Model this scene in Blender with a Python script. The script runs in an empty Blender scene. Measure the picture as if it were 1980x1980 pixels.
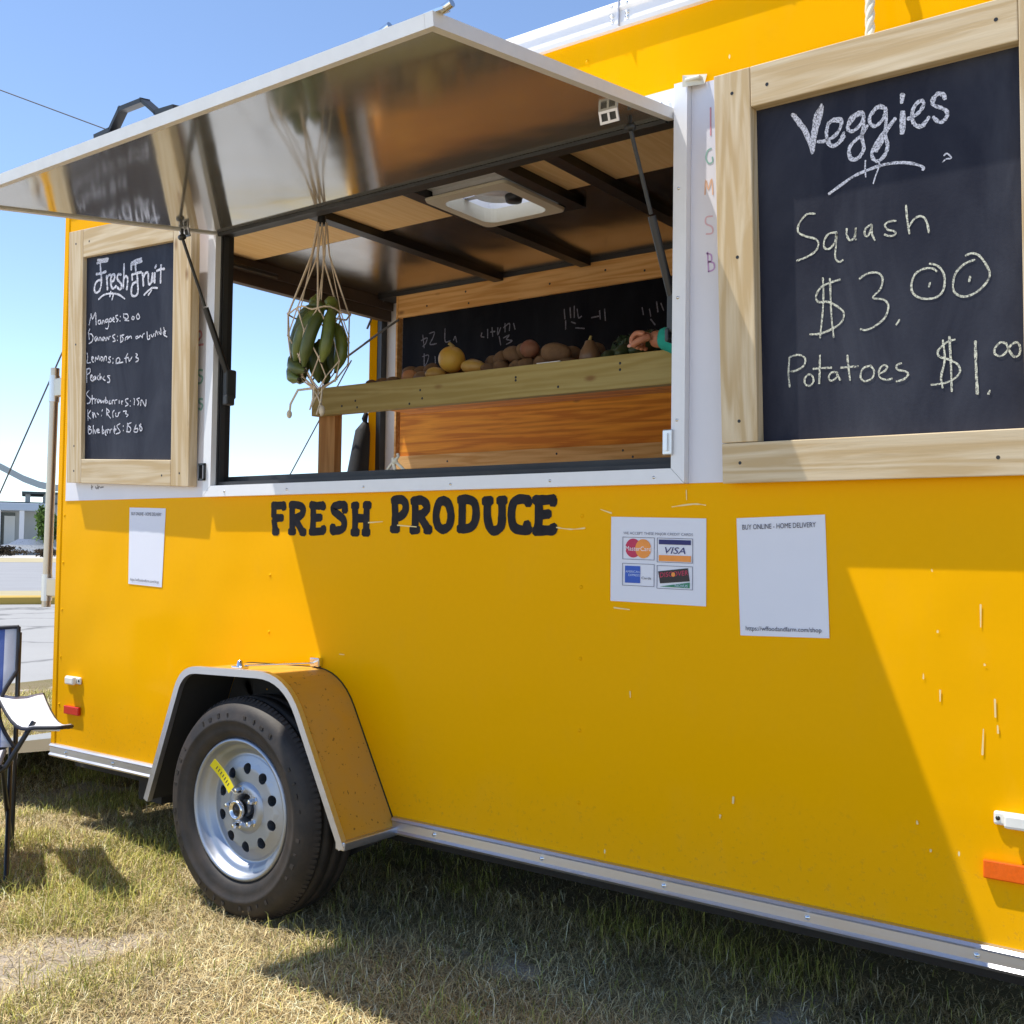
import bpy, bmesh, math, random
import numpy as np
from mathutils import Vector, Matrix
rng = random.Random(7)
nrng = np.random.default_rng(11)
scene = bpy.context.scene
col = scene.collection
rad = math.radians

# ------------------------------------------------------------------ camera
CAM_H = 1.13
cam = bpy.data.cameras.new("camera"); camo = bpy.data.objects.new("camera", cam); col.objects.link(camo)
YAW, PITCH, ROLL = rad(-36.487), rad(1.998), rad(0.788)
fwd = Vector((math.sin(YAW) * math.cos(PITCH), math.cos(YAW) * math.cos(PITCH), math.sin(PITCH)))
rgt = Vector((math.cos(YAW), -math.sin(YAW), 0)); up = rgt.cross(fwd)
r2 = rgt * math.cos(ROLL) + up * math.sin(ROLL); u2 = up * math.cos(ROLL) - rgt * math.sin(ROLL)
M = Matrix((r2, u2, -fwd)).transposed().to_4x4(); M.translation = Vector((0, -2.355, CAM_H))
camo.matrix_world = M
cam.sensor_width = 36; cam.sensor_fit = 'HORIZONTAL'; cam.lens = 2076.4 / 1980 * 36
cam.clip_start = 0.05; cam.clip_end = 2000
scene.camera = camo

# ------------------------------------------------------------------ sky, sun, exposure
SUN_D = Vector((1.81, 1.0, -4.6)).normalized()          # direction the light travels
ELEV = math.asin(-SUN_D.z); AZ = math.atan2(-SUN_D.x, -SUN_D.y)
world = bpy.data.worlds.new("World"); scene.world = world; world.use_nodes = True
wn = world.node_tree.nodes; wl = world.node_tree.links; wn.clear()
wo = wn.new('ShaderNodeOutputWorld'); bg = wn.new('ShaderNodeBackground'); sky = wn.new('ShaderNodeTexSky')
sky.sky_type = 'NISHITA'; sky.sun_disc = False; sky.sun_elevation = ELEV; sky.sun_rotation = AZ
sky.altitude = 900; sky.air_density = 0.8; sky.dust_density = 0.1; sky.ozone_density = 1.0
bg.inputs['Strength'].default_value = 0.098
wl.new(sky.outputs[0], bg.inputs['Color']); wl.new(bg.outputs[0], wo.inputs['Surface'])
sun = bpy.data.lights.new("sun", 'SUN'); suno = bpy.data.objects.new("sun", sun); col.objects.link(suno)
sun.energy = 2.5; sun.angle = rad(0.55); sun.color = (1.0, 0.95, 0.86)
suno.rotation_euler = SUN_D.to_track_quat('-Z', 'Y').to_euler(); suno.location = (-10, -6, 25)
scene.view_settings.view_transform = 'Standard'; scene.view_settings.look = 'None'
scene.view_settings.exposure = 1.36; scene.view_settings.gamma = 1.0
scene.view_settings.use_curve_mapping = False
scene.render.engine = 'CYCLES'
scene.cycles.use_denoising = True
scene.cycles.max_bounces = 10; scene.cycles.diffuse_bounces = 5; scene.cycles.glossy_bounces = 5
scene.cycles.caustics_reflective = True; scene.cycles.blur_glossy = 0.6
scene.cycles.sample_clamp_indirect = 6.0

# ------------------------------------------------------------------ materials
MATS = {}
class NT:
    """small helper round a material's node tree"""
    def __init__(s, name):
        s.m = bpy.data.materials.new(name); s.m.use_nodes = True
        s.n = s.m.node_tree.nodes; s.l = s.m.node_tree.links; s.n.clear()
        s.out = s.n.new('ShaderNodeOutputMaterial'); s.p = s.n.new('ShaderNodeBsdfPrincipled')
        s.l.new(s.p.outputs[0], s.out.inputs['Surface'])
        MATS[name] = s.m
    def node(s, t, **kw):
        n = s.n.new(t)
        for k, v in kw.items():
            if k.startswith('i_'):
                key = k[2:]; key = int(key) if key.isdigit() else key.replace('_', ' ')
                n.inputs[key].default_value = v
            else: setattr(n, k, v)
        return n
    def link(s, a, b): s.l.new(a, b)
    def coords(s, scale=(1, 1, 1), kind='Object', rot=(0, 0, 0)):
        tc = s.node('ShaderNodeTexCoord'); mp = s.node('ShaderNodeMapping')
        mp.inputs['Scale'].default_value = scale; mp.inputs['Rotation'].default_value = rot
        s.link(tc.outputs[kind], mp.inputs['Vector']); return mp.outputs[0]
    def noise(s, vec, scale, detail=3, rough=0.55, dist=0.0):
        n = s.node('ShaderNodeTexNoise', i_Scale=scale, i_Detail=detail, i_Roughness=rough, i_Distortion=dist)
        s.link(vec, n.inputs['Vector']); return n.outputs['Fac']
    def ramp(s, fac, stops, interp='LINEAR'):
        r = s.node('ShaderNodeValToRGB'); r.color_ramp.interpolation = interp
        e = r.color_ramp.elements
        while len(e) < len(stops): e.new(0.5)
        for el, (p, c) in zip(e, stops):
            el.position = p; el.color = (*c, 1) if len(c) == 3 else c
        s.link(fac, r.inputs[0]); return r.outputs[0]
    def mix(s, fac, a, b, mode='MIX'):
        m = s.node('ShaderNodeMix', data_type='RGBA', blend_type=mode)
        for sock, v in ((m.inputs[0], fac), (m.inputs[6], a), (m.inputs[7], b)):
            if hasattr(v, 'is_output'): s.link(v, sock)
            elif isinstance(v, (int, float)): sock.default_value = v
            else: sock.default_value = (*v, 1)
        return m.outputs[2]
    def math(s, op, a, b=None, c=None):
        m = s.node('ShaderNodeMath', operation=op)
        for i, v in enumerate((a, b, c)):
            if v is None: continue
            if hasattr(v, 'is_output'): s.link(v, m.inputs[i])
            else: m.inputs[i].default_value = v
        return m.outputs[0]
    def bump(s, h, strength=0.3, dist=0.01):
        b = s.node('ShaderNodeBump', i_Strength=strength, i_Distance=dist)
        s.link(h, b.inputs['Height']); s.link(b.outputs[0], s.p.inputs['Normal']); return b
    def set(s, base=None, rough=None, metal=None, **kw):
        for key, v in (('Base Color', base), ('Roughness', rough), ('Metallic', metal)):
            if v is None: continue
            if hasattr(v, 'is_output'): s.link(v, s.p.inputs[key])
            else: s.p.inputs[key].default_value = (*v, 1) if isinstance(v, tuple) else v
        for k, v in kw.items():
            s.p.inputs[k.replace('_', ' ')].default_value = v
        return s.m

def plain(name, base, rough=0.5, metal=0.0, var=0.12, scale=30, bump=0.0, **kw):
    t = NT(name); v = t.coords()
    f = t.noise(v, scale, 4)
    c = t.mix(f, tuple(x * (1 - var) for x in base), tuple(min(1, x * (1 + var)) for x in base))
    r = t.math('MULTIPLY_ADD', t.noise(v, scale * 0.4, 3), 0.25, rough - 0.125)
    t.set(c, r, metal, **kw)
    if bump: t.bump(t.noise(v, scale * 3, 4), bump, 0.003)
    return t.m

def yellow_paint():
    t = NT('yellow_paint'); v = t.coords()
    big = t.noise(v, 1.6, 2); fine = t.noise(v, 60, 3)
    c = t.mix(fine, (0.91, 0.435, 0.0006), (0.87, 0.415, 0.0006))
    # dust film and a few pale vertical chips
    dirt = t.noise(t.coords((3, 3, 1.2)), 5, 5, 0.65)
    c = t.mix(t.ramp(dirt, [(0.55, (0, 0, 0)), (0.85, (0.06, 0.06, 0.06))]), c, (0.62, 0.45, 0.10))
    vo = t.node('ShaderNodeTexVoronoi', i_Scale=1.0, i_Randomness=1.0)
    t.link(t.coords((13, 1, 5)), vo.inputs['Vector'])
    chip = t.ramp(vo.outputs['Distance'], [(0.0, (1, 1, 1)), (0.028, (1, 1, 1)), (0.034, (0, 0, 0))])
    sel = t.node('ShaderNodeSeparateColor'); t.link(vo.outputs['Color'], sel.inputs[0])
    chip = t.math('MULTIPLY', chip, t.math('GREATER_THAN', sel.outputs[0], 0.72))
    c = t.mix(chip, c, (0.85, 0.72, 0.38))
    tc = t.node('ShaderNodeTexCoord'); sx = t.node('ShaderNodeSeparateXYZ'); t.link(tc.outputs['Object'], sx.inputs[0])
    low = t.ramp(t.math('ADD', sx.outputs[2], t.math('MULTIPLY', t.noise(v, 7, 4), 0.35)), [(0.50, (1, 1, 1)), (0.78, (0, 0, 0))])
    sp = t.ramp(t.noise(v, 95, 3, 0.6), [(0.60, (0, 0, 0)), (0.68, (1, 1, 1))])
    c = t.mix(t.math('MULTIPLY', t.math('MULTIPLY', low, sp), 0.28), c, (0.30, 0.17, 0.05))
    c = t.mix(t.math('MULTIPLY', low, 0.04), c, (0.45, 0.30, 0.12))
    r = t.math('MULTIPLY_ADD', dirt, 0.20, 0.10)
    t.set(c, r, 0.0, Coat_Weight=0.0, Specular_IOR_Level=0.03)
    t.bump(t.math('ADD', t.math('MULTIPLY', big, 1.0), t.math('MULTIPLY', fine, 0.001)), 0.25, 0.08)
    return t.m

def pine(name, axis, light=(0.74, 0.61, 0.42), dark=(0.56, 0.40, 0.21), knots=True, rough=0.62):
    """sawn softwood, grain running along one object axis"""
    t = NT(name)
    sc = [1.0, 1.0, 1.0]; sc['xyz'.index(axis)] = 0.06
    info = t.node('ShaderNodeObjectInfo')
    off = t.node('ShaderNodeVectorMath', operation='SCALE'); off.inputs[0].default_value = (7.3, 3.1, 5.7)
    t.link(info.outputs['Random'], off.inputs['Scale'])
    tc = t.node('ShaderNodeTexCoord'); ad = t.node('ShaderNodeVectorMath', operation='ADD')
    t.link(tc.outputs['Object'], ad.inputs[0]); t.link(off.outputs[0], ad.inputs[1])
    def mp(s3):
        m = t.node('ShaderNodeMapping'); m.inputs['Scale'].default_value = s3
        t.link(ad.outputs[0], m.inputs['Vector']); return m.outputs[0]
    g = mp(sc)
    warp = t.noise(g, 9, 2)
    wv = t.noise(g, 42, 4, 0.6, 1.2)
    fine = t.noise(g, 190, 2)
    rings = t.math('SINE', t.math('MULTIPLY', warp, 60))
    f = t.math('ADD', t.math('MULTIPLY', wv, 0.75), t.math('MULTIPLY', rings, 0.12))
    c = t.ramp(f, [(0.26, dark), (0.42, tuple(0.55 * a + 0.45 * b for a, b in zip(light, dark))), (0.6, light)])
    c = t.mix(t.math('MULTIPLY', fine, 0.35), c, tuple(x * 0.62 for x in light))
    if knots:
        ks = [13.0, 13.0, 13.0]; ks['xyz'.index(axis)] = 6.0
        vo = t.node('ShaderNodeTexVoronoi', i_Scale=1.0, i_Randomness=1.0); t.link(mp(ks), vo.inputs['Vector'])
        sc2 = t.node('ShaderNodeSeparateColor'); t.link(vo.outputs['Color'], sc2.inputs[0])
        k = t.math('MULTIPLY', t.ramp(vo.outputs['Distance'], [(0.05, (1, 1, 1)), (0.17, (0, 0, 0))]),
                   t.math('GREATER_THAN', sc2.outputs[1], 0.66))
        c = t.mix(t.math('MULTIPLY', k, 0.75), c, (0.20, 0.085, 0.03))
    t.set(c, rough, 0.0, Specular_IOR_Level=0.2)
    t.bump(t.math('ADD', wv, t.math('MULTIPLY', fine, 0.4)), 0.25, 0.002)
    return t.m

def brushed(name, base, rough, axis='x', streak=0.12, metal=1.0, bumps=0.0, blot=0.0):
    t = NT(name)
    sc = [1.0, 1.0, 1.0]; sc['xyz'.index(axis)] = 0.03
    f = t.noise(t.coords(tuple(sc)), 120, 3)
    b = t.noise(t.coords(), 3.0, 4, 0.6)
    c = t.mix(f, tuple(x * 0.9 for x in base), base)
    if blot: c = t.mix(t.math('MULTIPLY', b, blot), c, tuple(x * 0.55 for x in base))
    r = t.math('ADD', t.math('MULTIPLY_ADD', f, streak, rough - streak * 0.5), t.math('MULTIPLY_ADD', b, 0.16, -0.08))
    t.set(c, r, metal)
    if bumps: t.bump(t.noise(t.coords(), 2.2, 2), bumps, 0.03)
    return t.m

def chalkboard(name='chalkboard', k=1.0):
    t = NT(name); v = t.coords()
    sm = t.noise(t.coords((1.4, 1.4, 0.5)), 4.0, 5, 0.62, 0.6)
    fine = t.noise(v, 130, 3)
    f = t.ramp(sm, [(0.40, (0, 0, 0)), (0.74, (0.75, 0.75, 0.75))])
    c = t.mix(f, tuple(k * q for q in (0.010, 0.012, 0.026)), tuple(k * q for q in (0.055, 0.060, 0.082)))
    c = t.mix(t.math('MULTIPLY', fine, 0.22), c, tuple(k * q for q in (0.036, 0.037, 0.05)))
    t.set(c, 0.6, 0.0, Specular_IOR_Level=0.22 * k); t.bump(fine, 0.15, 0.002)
    return t.m

def chalk(name, colr, cover=0.45):
    t = NT(name); v = t.coords()
    f = t.ramp(t.noise(v, 290, 3, 0.75), [(cover - 0.12, (0.05, 0.05, 0.05)), (cover + 0.08, (1, 1, 1))])
    t.set(t.mix(f, (0.05, 0.052, 0.07), colr), 0.9); return t.m

def ground_mat():
    t = NT('dry_turf'); v = t.coords()
    a = t.noise(v, 1.3, 5, 0.6); c2 = t.noise(v, 130, 5, 0.75); c3 = t.noise(v, 420, 3, 0.7); p = t.noise(v, 28, 5, 0.65)
    c = t.mix(t.ramp(a, [(0.4, (0, 0, 0)), (0.62, (1, 1, 1))]), (0.27, 0.215, 0.13), (0.22, 0.19, 0.09))
    at = t.node('ShaderNodeAttribute', attribute_name='bare')
    k = t.ramp(t.math('ADD', at.outputs['Fac'], t.math('MULTIPLY_ADD', p, 0.7, -0.35)), [(0.30, (0, 0, 0)), (0.62, (1, 1, 1))])
    c = t.mix(k, c, (0.50, 0.425, 0.34))
    c = t.mix(t.ramp(c2, [(0.36, (0.75, 0.75, 0.75)), (0.50, (0, 0, 0))]), c, (0.11, 0.08, 0.045))
    c = t.mix(t.ramp(c3, [(0.58, (0, 0, 0)), (0.70, (0.6, 0.6, 0.6))]), c, (0.60, 0.50, 0.36))
    t.set(c, 0.95, 0.0, Specular_IOR_Level=0.1); t.bump(t.math('ADD', c2, t.math('MULTIPLY', c3, 0.4)), 0.6, 0.02); return t.m

def blade_mat(name):
    t = NT(name); a = t.node('ShaderNodeAttribute', attribute_name='col')
    t.set(a.outputs['Color'], 0.7, 0.0, Specular_IOR_Level=0.25)
    tr = t.node('ShaderNodeBsdfTranslucent'); t.link(a.outputs['Color'], tr.inputs['Color'])
    mx = t.node('ShaderNodeMixShader', i_0=0.10); t.link(t.p.outputs[0], mx.inputs[1]); t.link(tr.outputs[0], mx.inputs[2])
    t.link(mx.outputs[0], t.out.inputs['Surface']); return t.m

def pavement_mat(name, base, cracks=True, scale=0.35):
    t = NT(name); v = t.coords()
    a = t.noise(v, 0.5, 5, 0.6); b = t.noise(v, 25, 4, 0.7)
    c = t.mix(a, tuple(x * 0.8 for x in base), tuple(min(1, x * 1.15) for x in base))
    c = t.mix(t.math('MULTIPLY', b, 0.4), c, tuple(x * 0.6 for x in base))
    if cracks:
        vo = t.node('ShaderNodeTexVoronoi', feature='DISTANCE_TO_EDGE', i_Scale=scale)
        ad = t.node('ShaderNodeVectorMath', operation='ADD'); nz = t.node('ShaderNodeTexNoise', i_Scale=1.4, i_Detail=4.0)
        t.link(v, nz.inputs['Vector']); t.link(v, ad.inputs[0]); t.link(nz.outputs['Color'], ad.inputs[1]); t.link(ad.outputs[0], vo.inputs['Vector'])
        k = t.ramp(vo.outputs['Distance'], [(0.0, (1, 1, 1)), (0.05, (0, 0, 0))])
        c = t.mix(t.math('MULTIPLY', k, 0.85), c, tuple(x * 0.35 for x in base))
    t.set(c, 0.9); t.bump(b, 0.3, 0.01); return t.m

def tyre_mat():
    t = NT('tyre_rubber'); v = t.coords()
    f = t.noise(v, 14, 5, 0.65)
    c = t.mix(t.ramp(f, [(0.30, (0, 0, 0)), (0.62, (1, 1, 1))]), (0.011, 0.0095, 0.009), (0.036, 0.026, 0.020))
    t.set(c, 0.62); t.bump(t.noise(v, 120, 3), 0.2, 0.002); return t.m

def fruit_mat(name, a, b, scale=12, rough=0.45, spots=None):
    t = NT(name); v = t.coords()
    c = t.mix(t.ramp(t.noise(v, scale, 4), [(0.35, (0, 0, 0)), (0.65, (1, 1, 1))]), a, b)
    if spots: c = t.mix(t.ramp(t.noise(v, 90, 3), [(0.62, (0, 0, 0)), (0.7, (0.8, 0.8, 0.8))]), c, spots)
    t.set(c, rough); t.bump(t.noise(v, 60, 3), 0.15, 0.002); return t.m

def stripe_fabric():
    t = NT('striped_fabric'); tc = t.node('ShaderNodeTexCoord'); sx = t.node('ShaderNodeSeparateXYZ')
    t.link(tc.outputs['Object'], sx.inputs[0])
    b = t.math('LESS_THAN', t.math('ABSOLUTE', sx.outputs[1]), 0.266)
    w = t.noise(t.coords(), 220, 2)
    c = t.mix(b, (0.72, 0.74, 0.80), (0.045, 0.10, 0.36)); c = t.mix(t.math('MULTIPLY', w, 0.25), c, (0.3, 0.32, 0.4))
    t.set(c, 0.85); t.bump(w, 0.3, 0.001); return t.m

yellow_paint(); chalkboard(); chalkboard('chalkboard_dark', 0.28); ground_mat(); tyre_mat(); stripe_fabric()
blade_mat('grass_blade'); blade_mat('leaf')
pine('pine_x', 'x'); pine('pine_z', 'z')
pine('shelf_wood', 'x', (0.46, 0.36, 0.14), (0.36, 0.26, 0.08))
pine('board_wood', 'x', (0.78, 0.47, 0.20), (0.58, 0.29, 0.08))
pine('plywood', 'x', (0.95, 0.37, 0.03), (0.60, 0.17, 0.01), rough=0.5)
pine('ceiling_ply', 'y', (0.92, 0.66, 0.34), (0.84, 0.57, 0.26), knots=False)
pine('post_wood', 'z', (0.62, 0.33, 0.12), (0.44, 0.20, 0.06), knots=False)
brushed('awning_metal', (0.60, 0.60, 0.57), 0.10, 'x', 0.05, metal=0.8, bumps=0.05, blot=0.15)
brushed('roof_metal', (0.62, 0.58, 0.52), 0.22, 'y', 0.06, bumps=0.25)
brushed('aluminium', (0.80, 0.80, 0.82), 0.36, 'x', 0.15)
brushed('aluminium_z', (0.70, 0.70, 0.70), 0.38, 'z', 0.15)
brushed('rail_metal', (0.62, 0.62, 0.66), 0.42, 'x', 0.2)
brushed('rim_silver', (0.44, 0.47, 0.53), 0.48, 'x', 0.08, blot=0.3)
brushed('chrome', (0.8, 0.8, 0.8), 0.14, 'x', 0.03)
brushed('pole_metal', (0.60, 0.52, 0.42), 0.4, 'z', 0.1)
plain('white_trim', (0.78, 0.78, 0.80), 0.35, var=0.04)
plain('white_panel', (0.70, 0.69, 0.74), 0.35, var=0.05, scale=6)
plain('white_wall', (0.66, 0.66, 0.68), 0.5, var=0.05)
plain('black_metal', (0.014, 0.014, 0.015), 0.4)
plain('jamb_dark', (0.035, 0.037, 0.04), 0.45)
plain('frame_black', (0.018, 0.018, 0.02), 0.55)
plain('dark_brown', (0.06, 0.04, 0.028), 0.6)
plain('interior_dark', (0.05, 0.045, 0.04), 0.7)
plain('floor_ply', (0.62, 0.48, 0.32), 0.7)
plain('paint_black', (0.022, 0.02, 0.024), 0.5, var=0.6, scale=45, Specular_IOR_Level=0.08); plain('pale_scuff', (0.86, 0.66, 0.28), 0.6)
plain('hatch_edge', (0.74, 0.73, 0.71), 0.55, 0.35, var=0.08); plain('vent_cream', (0.66, 0.62, 0.50), 0.5, var=0.05)
plain('paper', (0.74, 0.75, 0.82), 0.7, var=0.03, scale=8)
plain('ink_dark', (0.02, 0.02, 0.05), 0.6); plain('ink_grey', (0.16, 0.16, 0.22), 0.6)
plain('card_red', (0.52, 0.03, 0.09), 0.6); plain('card_orange', (0.85, 0.30, 0.05), 0.6); plain('card_blue', (0.03, 0.10, 0.48), 0.6)
plain('card_navy', (0.02, 0.02, 0.14), 0.6); plain('card_black', (0.02, 0.012, 0.012), 0.5); plain('card_green', (0.04, 0.22, 0.12), 0.6)
plain('card_white', (0.82, 0.82, 0.86), 0.6); plain('card_pale', (0.55, 0.65, 0.85), 0.6)
plain('reflector_red', (0.62, 0.02, 0.012), 0.2, var=0.2, scale=200); plain('reflector_orange', (0.90, 0.13, 0.005), 0.2, var=0.2, scale=200)
plain('lens_white', (0.82, 0.80, 0.74), 0.2); plain('lens_clear', (0.6, 0.62, 0.7), 0.12)
plain('rope', (0.66, 0.56, 0.42), 0.9, var=0.3, scale=90); plain('rope_white', (0.78, 0.72, 0.58), 0.9, var=0.25, scale=90)
plain('cord_jute', (0.66, 0.53, 0.40), 0.9, var=0.3, scale=120); plain('cable', (0.10, 0.10, 0.10), 0.5)
plain('tag_yellow', (0.80, 0.66, 0.01), 0.45, var=0.1)
plain('piping_black', (0.015, 0.015, 0.02), 0.7); plain('tube_black', (0.012, 0.012, 0.014), 0.35)
plain('bag_black', (0.012, 0.012, 0.013), 0.75, bump=0.4)
plain('underbody', (0.02, 0.018, 0.017), 0.8)
plain('teal_cloth', (0.015, 0.36, 0.29), 0.85, bump=0.3); plain('denim', (0.05, 0.07, 0.14), 0.9, bump=0.3)
plain('skin', (0.50, 0.20, 0.11), 0.5, var=0.15, scale=40, Subsurface_Weight=0.1); plain('hair', (0.05, 0.03, 0.02), 0.6)
plain('nail', (0.68, 0.36, 0.28), 0.35)
for nm, cc in (('mark_red', (0.58, 0.26, 0.30)), ('mark_green', (0.22, 0.40, 0.34)), ('mark_orange', (0.70, 0.42, 0.28)), ('mark_pink', (0.66, 0.42, 0.46)), ('mark_purple', (0.50, 0.30, 0.54)), ('mark_grey', (0.26, 0.25, 0.27))):
    plain(nm, cc, 0.6)
chalk('chalk_white', (0.80, 0.80, 0.88), 0.475); chalk('chalk_yellow', (0.74, 0.74, 0.60), 0.49); chalk('chalk_faint', (0.20, 0.20, 0.26), 0.52)
fruit_mat('banana_skin', (0.065, 0.095, 0.014), (0.17, 0.20, 0.04), 9, 0.4); fruit_mat('banana_skin_dark', (0.04, 0.06, 0.010), (0.10, 0.125, 0.025), 9, 0.45); plain('banana_tip', (0.03, 0.025, 0.012), 0.8)
fruit_mat('melon_skin', (0.56, 0.29, 0.035), (0.50, 0.32, 0.05), 8, 0.5, (0.4, 0.22, 0.05)); plain('stem', (0.32, 0.24, 0.08), 0.8)
fruit_mat('mango_skin', (0.46, 0.30, 0.07), (0.40, 0.22, 0.05)); fruit_mat('potato_skin', (0.18, 0.10, 0.045), (0.11, 0.058, 0.028), 14, 0.8, (0.16, 0.09, 0.05))
fruit_mat('red_potato', (0.22, 0.075, 0.04), (0.17, 0.08, 0.045), 14, 0.7); fruit_mat('peach_skin', (0.40, 0.13, 0.05), (0.38, 0.22, 0.08), 9, 0.7)
fruit_mat('onion_skin', (0.19, 0.11, 0.06), (0.15, 0.08, 0.04), 9, 0.4); fruit_mat('green_skin', (0.02, 0.04, 0.013), (0.04, 0.06, 0.02), 10, 0.5)
pavement_mat('lot_concrete', (0.36, 0.352, 0.34), True, 0.55); pavement_mat('road_asphalt', (0.30, 0.30, 0.31), False); pavement_mat('curb_yellow', (0.56, 0.37, 0.08), False)
pavement_mat('sidewalk', (0.62, 0.60, 0.56), False); pavement_mat('bounce_tan', (0.74, 0.63, 0.47), False)
plain('far_lawn', (0.40, 0.34, 0.20), 0.95, scale=0.6, var=0.25)
plain('stucco_grey', (0.42, 0.43, 0.42), 0.85, var=0.06, scale=2); plain('fascia', (0.40, 0.46, 0.54), 0.6, var=0.05); plain('roof_dark', (0.07, 0.09, 0.09), 0.7)
plain('arch_metal', (0.34, 0.37, 0.37), 0.6); plain('dark_glass', (0.04, 0.05, 0.055), 0.15); plain('pillar_white', (0.68, 0.68, 0.70), 0.7); plain('stucco_white', (0.74, 0.74, 0.72), 0.8)
plain('car_silver', (0.55, 0.56, 0.60), 0.3, 0.4); plain('car_blue', (0.03, 0.05, 0.12), 0.25); plain('hedge_core', (0.045, 0.035, 0.02), 0.95)
plain('trunk', (0.16, 0.11, 0.07), 0.9)
def dome_mat():
    t = NT('vent_dome'); tr = t.node('ShaderNodeBsdfTranslucent'); tr.inputs[0].default_value = (0.80, 0.86, 0.95, 1)
    t.set((0.7, 0.76, 0.85), 0.4); mx = t.node('ShaderNodeMixShader', i_0=0.75)
    t.link(t.p.outputs[0], mx.inputs[1]); t.link(tr.outputs[0], mx.inputs[2]); t.link(mx.outputs[0], t.out.inputs['Surface'])
dome_mat()

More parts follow.
